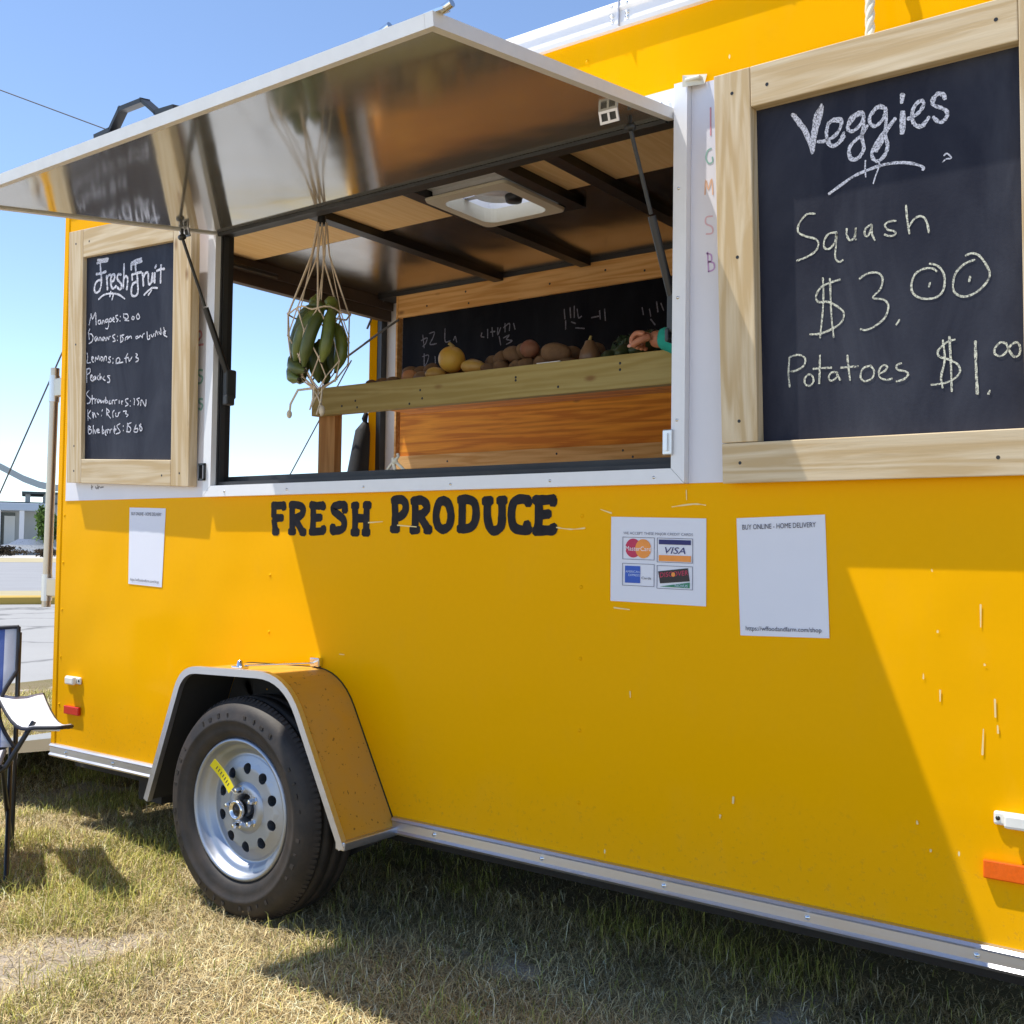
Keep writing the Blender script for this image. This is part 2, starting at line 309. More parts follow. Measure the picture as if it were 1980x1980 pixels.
# ------------------------------------------------------------------ geometry helpers
def V(*a): return Vector(a)
class MB:
    """collects shapes (world or local coordinates) and links them as ONE mesh object"""
    def __init__(s): s.v = []; s.f = []; s.smooth = []
    def add(s, verts, faces, smooth=False):
        o = len(s.v); s.v += [tuple(p) for p in verts]
        s.f += [tuple(i + o for i in f) for f in faces]; s.smooth += [smooth] * len(faces); return s
    def box(s, a, b, bev=0.0):
        (x0, y0, z0), (x1, y1, z1) = [tuple(map(min, a, b)), tuple(map(max, a, b))]
        if bev <= 0:
            vs = [(x, y, z) for z in (z0, z1) for y in (y0, y1) for x in (x0, x1)]
            return s.add(vs, [(0, 2, 3, 1), (4, 5, 7, 6), (0, 1, 5, 4), (2, 6, 7, 3), (0, 4, 6, 2), (1, 3, 7, 5)])
        bm = bmesh.new(); bmesh.ops.create_cube(bm, size=1)
        for v in bm.verts: v.co = V((x0 + x1) / 2 + v.co.x * (x1 - x0), (y0 + y1) / 2 + v.co.y * (y1 - y0), (z0 + z1) / 2 + v.co.z * (z1 - z0))
        bmesh.ops.bevel(bm, geom=bm.edges[:], offset=bev, segments=2, affect='EDGES', profile=0.5)
        return s.frombm(bm)
    def frombm(s, bm, mat=None, smooth=False):
        bm.verts.index_update()
        s.add([(mat @ v.co if mat else v.co) for v in bm.verts], [[v.index for v in f.verts] for f in bm.faces], smooth); bm.free(); return s
    def obox(s, o, ex, ey, ez, bev=0.0):
        """box spanned by three edge vectors from corner o"""
        m = MB().box((0, 0, 0), (ex.length, ey.length, ez.length), bev)
        X, Y, Z = ex.normalized(), ey.normalized(), ez.normalized()
        return s.add([o + X * p[0] + Y * p[1] + Z * p[2] for p in m.v], m.f)
    def tube(s, pts, r, n=8, cap=True, smooth=True):
        pts = [Vector(p) for p in pts]; rs = r if isinstance(r, (list, tuple)) else [r] * len(pts)
        vs = []; prev = None
        for i, p in enumerate(pts):
            d = (pts[min(i + 1, len(pts) - 1)] - pts[max(i - 1, 0)]).normalized()
            if prev is None: a = d.orthogonal().normalized()
            else: a = (prev - d * prev.dot(d)).normalized()
            prev = a; b = d.cross(a)
            for k in range(n):
                t = 2 * math.pi * k / n; vs.append(p + (a * math.cos(t) + b * math.sin(t)) * rs[i])
        fs = []
        for i in range(len(pts) - 1):
            for k in range(n): fs.append((i * n + k, i * n + (k + 1) % n, (i + 1) * n + (k + 1) % n, (i + 1) * n + k))
        s.add(vs, fs, smooth)
        if cap:
            e = (len(pts) - 1) * n
            s.add(vs[:n], [tuple(reversed(range(n)))]); s.add(vs[e:], [tuple(range(n))])
        return s
    def lathe(s, prof, c, axis='y', n=48, smooth=True, arc=None):
        """profile of (radius, height) pairs turned round an axis through c"""
        c = Vector(c); vs = []; fs = []
        for (r, h) in prof:
            for k in range(n):
                t = 2 * math.pi * k / n; a, b = r * math.cos(t), r * math.sin(t)
                vs.append(c + (V(a, h, b) if axis == 'y' else V(a, b, h) if axis == 'z' else V(h, a, b)))
        for i in range(len(prof) - 1):
            for k in range(n): fs.append((i * n + k, i * n + (k + 1) % n, (i + 1) * n + (k + 1) % n, (i + 1) * n + k))
        return s.add(vs, fs, smooth)
    def prism(s, pts, ex):
        """closed polygon extruded by vector ex"""
        pts = [Vector(p) for p in pts]; n = len(pts); ex = Vector(ex)
        return s.add(pts + [p + ex for p in pts], [tuple(range(n)), tuple(reversed(range(n, 2 * n)))] + [(k, k + n, (k + 1) % n + n, (k + 1) % n) for k in range(n)])
    def blob(s, c, r, sq=(1, 1, 1), sub=3, rough=0.0, rot=None, seed=0):
        bm = bmesh.new(); bmesh.ops.create_icosphere(bm, subdivisions=sub, radius=1)
        rr = random.Random(seed); ph = [rr.uniform(0, 6.3) for _ in range(6)]
        for v in bm.verts:
            d = 1 + rough * (math.sin(3 * v.co.x + ph[0]) + math.sin(4 * v.co.y + ph[1]) + math.sin(5 * v.co.z + ph[2])) / 3
            v.co = V(v.co.x * sq[0], v.co.y * sq[1], v.co.z * sq[2]) * r * d
        m = Matrix.Translation(Vector(c)) @ (rot.to_matrix().to_4x4() if rot else Matrix())
        return s.frombm(bm, m, True)
    def ribbon(s, pts, w, to3d, wob=0.0):
        """flat stroke in a plane: pts 2-D, smoothed, width w, to3d maps (u, v) to 3-D"""
        P = [Vector(p) for p in pts]
        if len(P) > 2:
            Q = []
            for i in range(len(P) - 1):
                p0, p1, p2, p3 = P[max(i - 1, 0)], P[i], P[i + 1], P[min(i + 2, len(P) - 1)]
                for k in range(4):
                    t = k / 4
                    Q.append(0.5 * ((2 * p1) + (p2 - p0) * t + (2 * p0 - 5 * p1 + 4 * p2 - p3) * t * t + (3 * p1 - p0 - 3 * p2 + p3) * t ** 3))
            P = Q + [P[-1]]
        vs = []; fs = []; h = w / 2
        d0 = (P[1] - P[0]).normalized() * h * 0.6; d1 = (P[-1] - P[-2]).normalized() * h * 0.6
        P = [P[0] - d0] + P + [P[-1] + d1]
        for i, p in enumerate(P):
            d = P[min(i + 1, len(P) - 1)] - P[max(i - 1, 0)]
            d = d.normalized() if d.length > 1e-9 else Vector((1, 0)); nn = Vector((-d.y, d.x))
            k = h * (1 + rng.uniform(-wob, wob)) * (0.55 if i in (0, len(P) - 1) else 1)
            vs += [to3d(*(p - nn * k)), to3d(*(p + nn * k))]
        for i in range(len(P) - 1): fs.append((2 * i, 2 * i + 2, 2 * i + 3, 2 * i + 1))
        return s.add(vs, fs)
    def build(s, name, mat, parent=None, local=False):
        me = bpy.data.meshes.new(name)
        o0 = Vector((0, 0, 0)) if (parent is None or local) else ORG.get(parent, Vector((0, 0, 0)))
        me.from_pydata([tuple(Vector(p) - o0) for p in s.v], [], s.f); me.update()
        me.polygons.foreach_set('use_smooth', s.smooth)
        if mat: me.materials.append(MATS[mat])
        o = bpy.data.objects.new(name, me); col.objects.link(o)
        if parent is not None:
            o.parent = parent; ORG[o] = o0
        return o
ORG = {}
def tag(o, label=None, cat=None, group=None, kind=None):
    for k, v in (('label', label), ('category', cat), ('group', group), ('kind', kind)):
        if v: o[k] = v
    return o
def thing(name, loc, label, cat, group=None, rotz=0.0):
    o = bpy.data.objects.new(name, None); col.objects.link(o); o.location = loc; o.rotation_euler = (0, 0, rotz)
    o.empty_display_size = 0.1; ORG[o] = Vector(loc) if rotz == 0 else Vector((0, 0, 0))
    return tag(o, label, cat, group)
def lone(mb, name, mat, base, label, cat, group=None, kind=None):
    """a thing that is one mesh, its origin at its base"""
    b = Vector(base); mb.v = [tuple(Vector(p) - b) for p in mb.v]
    o = mb.build(name, mat); o.location = b; return tag(o, label, cat, group, kind)
def copy_tree(o, parent=None):
    c = o.copy(); col.objects.link(c)
    if parent is not None: c.parent = parent
    for ch in list(o.children): copy_tree(ch, c)
    return c
def decode(key):
    out = []
    for st in STROKES[key].split('|'):
        w, pts = st.split(';'); out.append((float(w), [tuple(float(q) / 1000 for q in p.split(',')) for p in pts.split()]))
    return out
def text_mesh(body, size, to3d, width=None, shear=0.0):
    """built-in font text laid in a plane; returns an MB. width squeezes the line to that length"""
    cu = bpy.data.curves.new('text', 'FONT'); cu.body = body; cu.size = size; cu.shear = shear; cu.resolution_u = 3
    o = bpy.data.objects.new('text', cu); col.objects.link(o)
    dg = bpy.context.evaluated_depsgraph_get(); me = bpy.data.meshes.new_from_object(o.evaluated_get(dg))
    xs = [v.co.x for v in me.vertices]; k = 1.0
    if width and xs: k = width / max(1e-6, max(xs) - min(xs))
    x0 = min(xs) if xs else 0
    mb = MB().add([to3d((v.co.x - x0) * k, v.co.y) for v in me.vertices], [tuple(p.vertices) for p in me.polygons])
    bpy.data.objects.remove(o); bpy.data.curves.remove(cu); bpy.data.meshes.remove(me)
    return mb

def strokes(key, mat, parent, to3d, name, split=None, wob=0.2):
    """strokes of one hand, one mesh per group; each stroke a hair in front of the one below"""
    groups = {}
    for i, (w, pts) in enumerate(decode(key)): groups.setdefault(split(pts) if split else 0, []).append((i, w, pts))
    for g in sorted(groups):
        m = MB()
        for i, w, pts in groups[g]: m.ribbon(pts, w, lambda u, v, k=i: to3d(u, v, k * 2.2e-5), wob)
        m.build(name, mat, parent)
def dots(name, mat, parent, pts, make):
    """small repeated parts (screws, nails), each its own object sharing one mesh"""
    first = None
    for p in pts:
        if first is None:
            first = make(MB(), V(*p)).build(name, mat, parent); p0 = V(*p)
        else:
            c = first.copy(); col.objects.link(c); c.parent = parent; c.location = V(*p) - p0
def screw_y(r, h): return lambda m, p: m.lathe([(0.0001, -h), (r * 0.65, -h * 0.8), (r, 0.0)], p, 'y', 10)

def dusty_shaded_yellow():  # dust and brown specks; darker base also paints in shade and ground reflection
    t = NT('dusty_shaded_yellow'); v = t.coords()
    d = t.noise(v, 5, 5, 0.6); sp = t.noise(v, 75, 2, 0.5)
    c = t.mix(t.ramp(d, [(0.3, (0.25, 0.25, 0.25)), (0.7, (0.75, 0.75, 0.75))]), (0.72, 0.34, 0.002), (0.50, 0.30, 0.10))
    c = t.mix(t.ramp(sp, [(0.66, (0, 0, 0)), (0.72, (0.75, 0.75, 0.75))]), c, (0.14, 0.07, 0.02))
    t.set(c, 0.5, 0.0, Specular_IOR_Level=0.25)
dusty_shaded_yellow()

# handwriting: stroke width; points in millimetres in the plane of each board
STROKES = {
 'veg': '0.006;174,829 187,808 201,785 212,759 220,732|0.006;176,829 192,811 206,786 215,768 223,743|0.006;181,826 199,800 211,776 219,736|0.006;243,835 234,806 226,780 222,757 221,732|0.006;246,830 240,805 232,783 226,759 222,736|0.006;242,831 229,815 224,792 220,767 220,748|0.0075;233,755 252,753 272,760 284,774 287,790 277,796 263,793 254,778 254,757 259,742 271,739 283,746 292,762|0.0075;255,780 259,791 272,793 282,789|0.0075;257,750 266,738 281,742 293,754|0.0075;334,796 325,798 310,792 302,780 302,766 312,761 326,769 336,784 335,795|0.0075;304,777 318,792 332,793|0.0075;335,793 336,772 331,748 333,733 335,719 330,708 318,699 306,702 302,717 306,730 319,741 331,748 343,766|0.0075;304,728 303,712 313,699 327,703|0.0075;383,793 371,802 357,795 349,783 350,769 361,761 375,770 384,786|0.0075;352,787 366,800 382,794|0.0075;383,793 384,768 381,746 383,729 386,713 380,696 366,685 355,692 352,706 360,718 374,731 388,751 403,768|0.0075;354,708 363,727 384,750 402,766|0.0075;361,707 374,725 379,737|0.0075;417,779 416,756 416,733|0.0075;420,778 421,753 418,733|0.0075;418,816 417,798|0.0075;421,814 418,801|0.0075;429,761 442,764 455,772 462,784 459,792 449,790 440,778 438,760 444,746 455,740 466,747 472,755|0.0075;440,751 450,739 463,741|0.0075;505,785 501,797 490,797 480,791 482,778 496,769 507,760 509,751 502,741 492,740 481,753|0.0075;482,786 490,800 499,795|0.006;256,635 281,648 312,663 341,670 375,675 409,673 438,665 458,654 458,648|0.003;338,692 337,675 338,656|0.003;369,689 366,671 359,654 354,639|0.003;501,669 507,672 516,661 505,661 498,656',
 'squash': '0.0042;223,597 204,599 186,581 184,562 204,549 223,541 230,529 223,514 202,504 179,499|0.0042;271,548 253,547 243,533 244,517 256,515 268,529 271,548 269,516 267,494 275,482 284,485|0.0042;294,552 294,538 301,525 311,532 314,551 312,531 314,525|0.0042;348,552 336,546 333,534 339,528 347,541 349,552 349,532 355,517|0.0042;400,551 386,552 377,546 383,535 396,530 398,522 386,521 376,526|0.0042;422,580 424,550 428,519|0.0042;427,534 440,550 455,551 464,537 468,515|0.0042;238,452 239,431 237,383 229,320|0.0042;254,448 255,410 256,365 260,318|0.0042;277,443 258,440 234,432 222,414 227,400 250,397 273,382 284,368 278,349 255,336 229,329 206,330|0.0042;320,439 338,448 360,446 370,432 365,411 348,394 371,387 381,372 373,348 351,332 332,326 320,329|0.0042;404,340 397,330|0.0042;482,432 474,439 456,441 438,432 430,411 433,393 449,380 476,377 493,388 498,411 494,430 483,444 468,450|0.0042;468,410 466,402|0.0042;557,445 537,439 520,423 514,400 518,382 536,372 559,378 578,394 586,411 579,432 566,452 552,459 540,456|0.0042;548,412 546,402|0.0042;157,283 154,248 156,216|0.0042;159,284 178,287 193,278 191,262 173,252 160,251|0.0042;200,241 192,232 193,219 203,215 212,224 209,237 200,241|0.0042;228,281 227,249 225,218|0.0042;212,252 230,252 254,251|0.0042;266,240 253,240 247,229 253,222 265,229 266,240 268,232 273,222|0.0042;290,275 292,249 295,220|0.0042;275,249 292,249 313,249|0.0042;340,248 324,243 318,225 327,215 343,220 348,235 340,248|0.0042;358,228 371,234 376,242 368,246 359,237 360,221 374,214 386,216|0.0042;406,247 396,243 398,234 414,229 420,222 410,212 395,209|0.0042;505,293 507,245 508,179|0.0042;492,287 495,246 487,211 490,188|0.0042;516,286 500,282 482,266 485,253 505,245 522,232 524,216 510,203 490,197 467,196|0.0042;582,175 579,168|0.0042;615,267 604,271 593,260 593,249 603,243 614,250 623,263 634,268 640,259 639,244 630,239 622,249 615,266|0.0055;556,278 556,240 557,205 558,170',
 'fruit': '0.0095;170,842 205,840 240,840|0.0095;167,830 195,833 236,833|0.0095;162,790 192,790 227,794|0.0095;188,836 190,808 196,779 196,751 186,728 165,720 151,731 157,754 175,765 192,765|0.0095;230,778 234,751 237,725|0.0095;234,769 244,778 255,779|0.0095;259,749 279,759 282,775 268,778 258,765 259,741 273,726 293,734|0.0095;323,773 306,776 298,765 306,753 324,739 325,725 314,720 300,728|0.0095;341,810 340,769 337,722|0.0095;340,754 350,764 363,759 364,736 359,715|0.0095;386,808 418,816 448,818|0.0095;386,804 422,806 451,809|0.0095;386,806 386,784|0.0095;390,766 419,769 448,770|0.0095;391,768 393,746|0.0095;412,801 414,778|0.0095;422,769 426,738 429,703 418,688 394,690 388,706 394,729 413,737 423,736|0.0095;455,766 459,742 462,719|0.0095;462,750 474,764 487,765|0.0095;491,759 491,736 495,722 507,726 513,745 516,760|0.0095;515,752 517,729|0.0095;529,759 528,724|0.0095;538,786 530,777|0.0095;566,784 564,755 563,721|0.0095;541,765 563,769 585,768|0.007;180,694 208,706 239,710 280,707 314,699 348,682|0.007;259,717 253,698|0.007;277,706 267,685|0.007;466,686 489,698 514,707 546,704|0.007;511,699 492,684|0.0046;119,602 128,628 131,644 142,622 160,646 164,621 166,599|0.0046;195,615 181,614 180,604 192,601 195,613 199,600|0.0046;206,600 208,612 216,611 220,601|0.0046;240,616 227,612 230,604 244,609 240,616 248,595 241,580 227,582|0.0046;261,618 251,613 254,604 268,608 261,618|0.0046;268,612 282,612 278,619 272,609 285,602|0.0046;305,625 292,622 299,613 309,609 299,601|0.0046;322,620 321,618|0.0046;319,604 321,602|0.0046;342,628 344,614 356,611|0.0046;346,626 366,624 370,610 350,604 376,600|0.0046;399,614 393,607 403,602 409,609 399,614|0.0046;432,623 422,612 429,602 442,607 432,623|0.0046;125,587 114,572|0.0046;116,568 136,566 147,554 140,538 119,531|0.0046;118,565 122,547|0.0046;168,556 158,549 165,538 175,552 179,539|0.0046;186,539 190,551 200,546 200,538|0.0046;217,551 207,544 214,537 224,549 228,536|0.0046;235,536 238,548 249,539 252,549 262,550|0.0046;290,555 273,550 287,539 290,531 277,530|0.0046;305,548 307,546|0.0046;304,534 306,532|0.0046;324,550 328,523|0.0046;347,551 331,548 341,538 338,528 324,525|0.0046;354,529 358,540 374,543 364,532 388,543 394,534|0.0046;434,540 420,539 424,531 437,536|0.0046;440,534 447,541 456,536|0.0046;460,532 463,544 472,547|0.0046;488,552 492,526 505,528 501,539|0.0046;511,541 521,532 530,543|0.0046;537,533 542,552 552,538|0.0046;562,541 558,549 571,537 568,560|0.0046;586,561 596,537|0.0046;584,538 599,548 584,544 590,534 606,527|0.0046;109,496 113,477 109,459 133,459|0.0046;141,470 152,475 141,480 140,468 152,459|0.0046;163,461 166,477 177,468 184,482 191,465|0.0046;198,473 205,461 215,472 201,477|0.0046;219,460 226,476 236,475 236,461|0.0046;264,474 250,470 261,462 261,454 247,455|0.0046;278,467 280,466|0.0046;280,453 278,449|0.0046;299,446 302,464 319,467 322,453 302,448 343,450|0.0046;372,480 361,467 363,447|0.0046;352,463 376,466|0.0046;379,462 383,452 399,467|0.0046;422,477 432,473 422,464 438,459 435,451 422,447|0.0046;108,437 108,410 109,384|0.0046;110,435 128,436 130,422 110,414|0.0046;136,401 146,409 135,409 136,393 150,388|0.0046;164,406 150,400 157,390 168,404 168,392|0.0046;185,407 178,397 189,391|0.0046;196,415 196,391 203,404 210,394|0.0046;217,396 227,404 217,394 231,387|0.0046;262,404 245,403 259,392 259,380 245,380|0.0046;124,353 108,341 119,330 134,320 130,306 112,304|0.0046;146,334 148,301|0.0046;137,320 162,321|0.0046;166,303 167,317 176,319|0.0046;190,318 180,313 187,304 197,316 201,304|0.0046;204,314 208,304 218,312 222,303 229,315|0.0046;236,325 236,303 250,307 239,313|0.0046;257,306 264,312 257,300 271,300|0.0046;278,298 277,310 288,312|0.0046;295,298 294,310 308,313|0.0046;322,311 322,299|0.0046;335,301 345,306 335,306 339,295|0.0046;379,315 362,312 366,302 379,294 362,288|0.0046;392,307 393,305|0.0046;391,289 392,287|0.0046;413,314 418,310 416,291|0.0046;448,315 432,312 445,300 438,290|0.0046;455,288 461,309 484,285 488,308|0.0046;118,280 121,239|0.0046;138,277 120,259 138,245|0.0046;149,269 156,248 159,268 174,250|0.0046;181,266 191,260|0.0046;216,278 212,272|0.0046;211,258 209,254|0.0046;242,283 244,255|0.0046;243,281 261,270 247,263 268,246|0.0046;292,274 282,266 285,248|0.0046;302,264 302,252 316,252 319,265|0.0046;329,267 319,261|0.0046;349,269 370,270 363,261 380,256 370,249|0.0046;123,218 125,190 143,192 143,204 125,204 139,214 123,218|0.0046;157,220 156,188|0.0046;164,204 172,189 178,204|0.0046;186,197 196,203 185,205 186,193 200,193|0.0046;217,217 217,189 228,193 224,203|0.0046;235,197 245,203 235,189 242,181|0.0046;249,189 252,203 262,201|0.0046;266,189 269,202 279,204|0.0046;296,216 293,202|0.0046;290,194 307,204 290,202 297,188|0.0046;330,224 310,216 324,202 331,192 304,186|0.0046;350,216 351,214|0.0046;351,200 352,198|0.0046;377,225 374,192|0.0046;400,227 377,219 397,207 391,193 371,196|0.0046;430,218 417,195 437,193 440,205 421,203|0.0046;459,222 450,214 463,210 466,200 457,197 453,206 460,220',
 'inner': '0.006;-3588,2210 -3577,2143|0.006;-3597,2182 -3559,2192 -3568,2164 -3587,2151|0.006;-3545,2212 -3511,2216 -3520,2188 -3539,2157 -3496,2156|0.006;-3441,2226 -3439,2161 -3407,2161|0.006;-3384,2162 -3375,2180 -3365,2150|0.006;-3576,2113 -3575,2047|0.006;-3586,2099 -3547,2103 -3556,2067 -3575,2047|0.006;-3504,2092 -3498,2033|0.006;-3207,2179 -3211,2162 -3193,2156|0.006;-3172,2193 -3171,2150|0.006;-3145,2197 -3140,2154|0.006;-3154,2177 -3127,2177|0.006;-3110,2193 -3110,2158 -3093,2191|0.006;-3067,2209 -3066,2167|0.006;-3075,2189 -3041,2206 -3041,2171|0.006;-3016,2203 -3007,2174|0.006;-3101,2150 -3091,2107|0.006;-3075,2140 -3040,2150 -3057,2131 -3023,2121 -3057,2107|0.006;-2728,2236 -2723,2189|0.006;-2696,2239 -2692,2192|0.006;-2673,2243 -2672,2190|0.006;-2657,2228 -2649,2187 -2633,2192|0.006;-2719,2182 -2719,2142|0.006;-2688,2172 -2664,2162|0.006;-2664,2142 -2617,2134|0.006;-2579,2179 -2541,2181|0.006;-2511,2210 -2506,2157|0.006;-2537,2206 -2533,2167|0.006;-2276,2136 -2254,2109|0.006;-2283,2182 -2276,2149|0.006;-2248,2209 -2241,2164|0.006;-2227,2200 -2213,2167|0.006;-2319,2192 -2312,2160',
 'letters': '0.0262;-2708,1260 -2707,1222 -2699,1182|0.0262;-2714,1263 -2686,1262 -2658,1264|0.0262;-2662,1264 -2660,1253|0.0262;-2705,1221 -2681,1222 -2667,1222|0.0262;-2707,1178 -2687,1178|0.0262;-2621,1262 -2620,1222 -2618,1182|0.0262;-2629,1263 -2599,1263 -2574,1256 -2570,1240 -2583,1227 -2614,1219|0.0262;-2606,1216 -2590,1200 -2572,1178|0.0262;-2630,1178 -2608,1178|0.0262;-2577,1176 -2560,1176|0.0262;-2524,1261 -2522,1221 -2524,1179|0.0262;-2534,1262 -2504,1259 -2478,1261|0.0262;-2478,1261 -2479,1252|0.0262;-2522,1221 -2488,1222|0.0262;-2533,1177 -2501,1178 -2474,1180|0.0262;-2474,1180 -2476,1190|0.0262;-2383,1261 -2412,1260 -2431,1254 -2429,1241 -2407,1228 -2388,1215 -2384,1197 -2395,1184 -2416,1181 -2435,1178|0.0262;-2383,1261 -2382,1241|0.0262;-2435,1178 -2433,1195|0.0262;-2340,1261 -2337,1220 -2338,1177|0.0262;-2289,1260 -2290,1220 -2290,1177|0.0262;-2335,1219 -2290,1218|0.0262;-2348,1257 -2329,1257|0.0262;-2298,1258 -2277,1257|0.0262;-2348,1176 -2325,1176|0.0262;-2301,1176 -2280,1176|0.0272;-2175,1269 -2172,1228 -2173,1186|0.0272;-2182,1270 -2149,1273 -2132,1260 -2133,1238 -2151,1223 -2170,1222|0.0272;-2184,1186 -2160,1186|0.0272;-2095,1268 -2092,1227 -2093,1186|0.0272;-2104,1267 -2072,1270 -2052,1259 -2049,1243 -2067,1229 -2089,1226|0.0272;-2074,1224 -2059,1205 -2043,1186|0.0272;-2106,1183 -2081,1184|0.0272;-2052,1183 -2034,1184|0.0272;-1984,1268 -2003,1260 -2013,1226 -2005,1195 -1984,1183|0.0272;-1990,1268 -1968,1258 -1957,1223 -1965,1194 -1988,1183|0.0272;-1917,1267 -1916,1226 -1917,1188|0.0272;-1927,1268 -1897,1269 -1873,1259 -1866,1230 -1872,1202 -1892,1188 -1927,1187|0.0272;-1826,1259 -1826,1220 -1815,1188 -1797,1181 -1778,1194 -1775,1224 -1776,1260|0.0272;-1838,1263 -1813,1264|0.0272;-1787,1264 -1765,1264|0.0272;-1686,1264 -1714,1267 -1736,1257 -1743,1224 -1735,1193 -1712,1183 -1681,1184|0.0272;-1687,1264 -1687,1253|0.0272;-1688,1186 -1691,1201|0.0272;-1653,1265 -1651,1223 -1654,1183|0.0272;-1666,1264 -1633,1263 -1603,1265|0.0272;-1605,1265 -1606,1253|0.0272;-1648,1223 -1618,1226|0.0272;-1664,1181 -1629,1182 -1602,1182|0.0272;-1602,1183 -1605,1193',
 'mark_red': '0.004;-1155,2211 -1154,2143|0.008;-3128,1876 -3108,1879 -3100,1863 -3115,1849 -3127,1833 -3090,1831|0.008;-3140,1862 -3135,1831',
 'mark_green': '0.004;-1152,2110 -1162,2106 -1166,2089 -1159,2075 -1149,2076 -1149,2088|0.008;-3091,1740 -3111,1742 -3111,1726 -3090,1715 -3098,1697 -3122,1697|0.008;-3131,1723 -3122,1702|0.008;-3087,1638 -3103,1640 -3103,1627 -3086,1618 -3094,1603 -3106,1607|0.008;-3123,1631 -3115,1620',
 'mark_orange': '0.004;-1168,2000 -1166,2035 -1159,2010 -1151,2035 -1147,1996',
 'mark_pink': '0.004;-1148,1943 -1164,1943 -1165,1928 -1149,1917 -1148,1902 -1164,1902',
 'mark_purple': '0.004;-1160,1857 -1157,1809|0.004;-1163,1854 -1151,1849 -1150,1834 -1158,1833 -1144,1828 -1143,1813 -1157,1809|0.006;-3061,1788 -3051,1779',
 'mark_grey': '0.008;-3128,1550 -3119,1529 -3126,1509|0.008;-3130,1499 -3118,1493|0.008;-3125,1473 -3128,1448|0.008;-3098,1401 -3090,1386|0.006;-3750,1345 -3743,1349|0.006;-3723,1348 -3716,1341 -3697,1348|0.006;-3690,1344 -3671,1346|0.004;-3750,1355 -3748,1338|0.004;-3710,1354 -3703,1339',
 'chips': '0.003;-539,1030 -539,984|0.003;-619,848 -619,825|0.003;-512,839 -511,803|0.003;-507,786 -506,771|0.003;-534,776 -536,724|0.0032;-636,1100 -635,1096|0.0032;-624,972 -624,968|0.0032;-653,879 -653,869|0.0032;-532,909 -531,906|0.0032;-666,569 -665,563|0.0032;-638,514 -638,511|0.003;-1365,779 -1364,764|0.003;-2393,801 -2372,801|0.003;-1594,1190 -1549,1185 -1504,1188|0.003;-1213,1280 -1212,1257|0.003;-1252,1240 -1193,1246 -1161,1243|0.003;-1457,1236 -1424,1226|0.003;-1414,986 -1368,983|0.003;-2281,1205 -2221,1208|0.003;-2162,1197 -2086,1192|0.004;-1084,558 -1085,543|0.004;-1117,511 -1118,504|0.004;-666,569 -665,563|0.004;-638,514 -638,510',
}

# ------------------------------------------------------------------ the ground, in strips facing the street
G = Vector((-0.873, 0.488, 0)).normalized(); Hh = Vector((-G.y * -1, -G.x, 0)); Hh = Vector((0.488, 0.873, 0)).normalized()
ORIG = Vector((0, -2.355, 0)); BROT = math.atan2(Hh.y, Hh.x)
def st(s, w, z=0.0): return ORIG + G * s + Hh * w + V(0, 0, z)
def strip(name, mat, s0, s1, z, w=400, label=None):
    m = MB().add([st(s0, -w, z), st(s0, w, z), st(s1, w, z), st(s1, -w, z)], [(0, 1, 2, 3)])
    o = m.build(name, mat); o['kind'] = 'structure'; return o
# the lawn with a ragged edge where it meets the lot
vs = [st(-60, -120), st(-60, 120)]; edge = []
for i in range(241):
    w = 120 - i; w = 120 - i * 1.0
    edge.append(st(8.35 + 0.0, w))
m = MB(); m.add([st(-300, -400), st(-300, 400), st(900, 400), st(900, -400)], [(0, 1, 2, 3)])
o = m.build('ground', 'dry_turf'); o['kind'] = 'structure'
# parking lot with an uneven near edge
rr = random.Random(3); lot = []
for i in range(161):
    w = -40 + i * 0.5; lot.append(st(8.7 + 0.25 * math.sin(w * 1.1) + rr.uniform(-0.13, 0.13), w, 0.004))
m = MB(); n = len(lot)
m.add(lot + [st(21.6, -40 + i * 0.5, 0.004) for i in range(n)], [(i, i + 1, n + i + 1, n + i) for i in range(n - 1)])
o = m.build('parking_lot', 'lot_concrete'); o['kind'] = 'structure'
m = MB(); m.prism([st(21.6, -40, 0.0), st(21.6, -40, 0.13), st(21.66, -40, 0.15), st(22.0, -40, 0.15), st(22.0, -40, 0.0)], Hh * 80)
o = m.build('kerb', 'curb_yellow'); o['kind'] = 'structure'
m = MB(); m.prism([st(22.0, -40, 0.0), st(22.0, -40, 0.14), st(24.4, -40, 0.14), st(24.4, -40, 0.0)], Hh * 80)
o = m.build('verge', 'far_lawn'); o['kind'] = 'structure'
m = MB().add([(-30, -60, 0.006), (30, -60, 0.006), (30, -3.4, 0.006), (-30, -3.4, 0.006)], [(0, 1, 2, 3)]); o = m.build('bounce_sheet', 'bounce_tan'); o['kind'] = 'structure'  # unseen tan ground added behind the camera to bounce warm light onto the side
strip('road', 'road_asphalt', 24.4, 68, 0.006, 300)
strip('far_verge', 'far_lawn', 68, 86, 0.012, 300)
strip('far_pavement', 'sidewalk', 86, 108, 0.016, 300)

# ------------------------------------------------------------------ the trailer body
XL, XR, W, ZB, ZT, ZF = -3.973, 0.40, 1.86, 0.342, 2.478, 0.42
WX0, WX1, WZ0, WZ1 = -3.005, -1.243, 1.333, 2.205
trailer = thing('food_trailer', (-1.8, 0.9, 0), 'yellow produce trailer with serving hatch propped open, FRESH PRODUCE painted under it', 'trailer')
m = MB(); th = 0.03
for a, b in (((XL, 0, ZB), (XR, th, WZ0)), ((XL, 0, WZ1), (XR, th, ZT)), ((XL, 0, WZ0), (WX0, th, WZ1)), ((WX1, 0, WZ0), (XR, th, WZ1))): m.box(a, b)
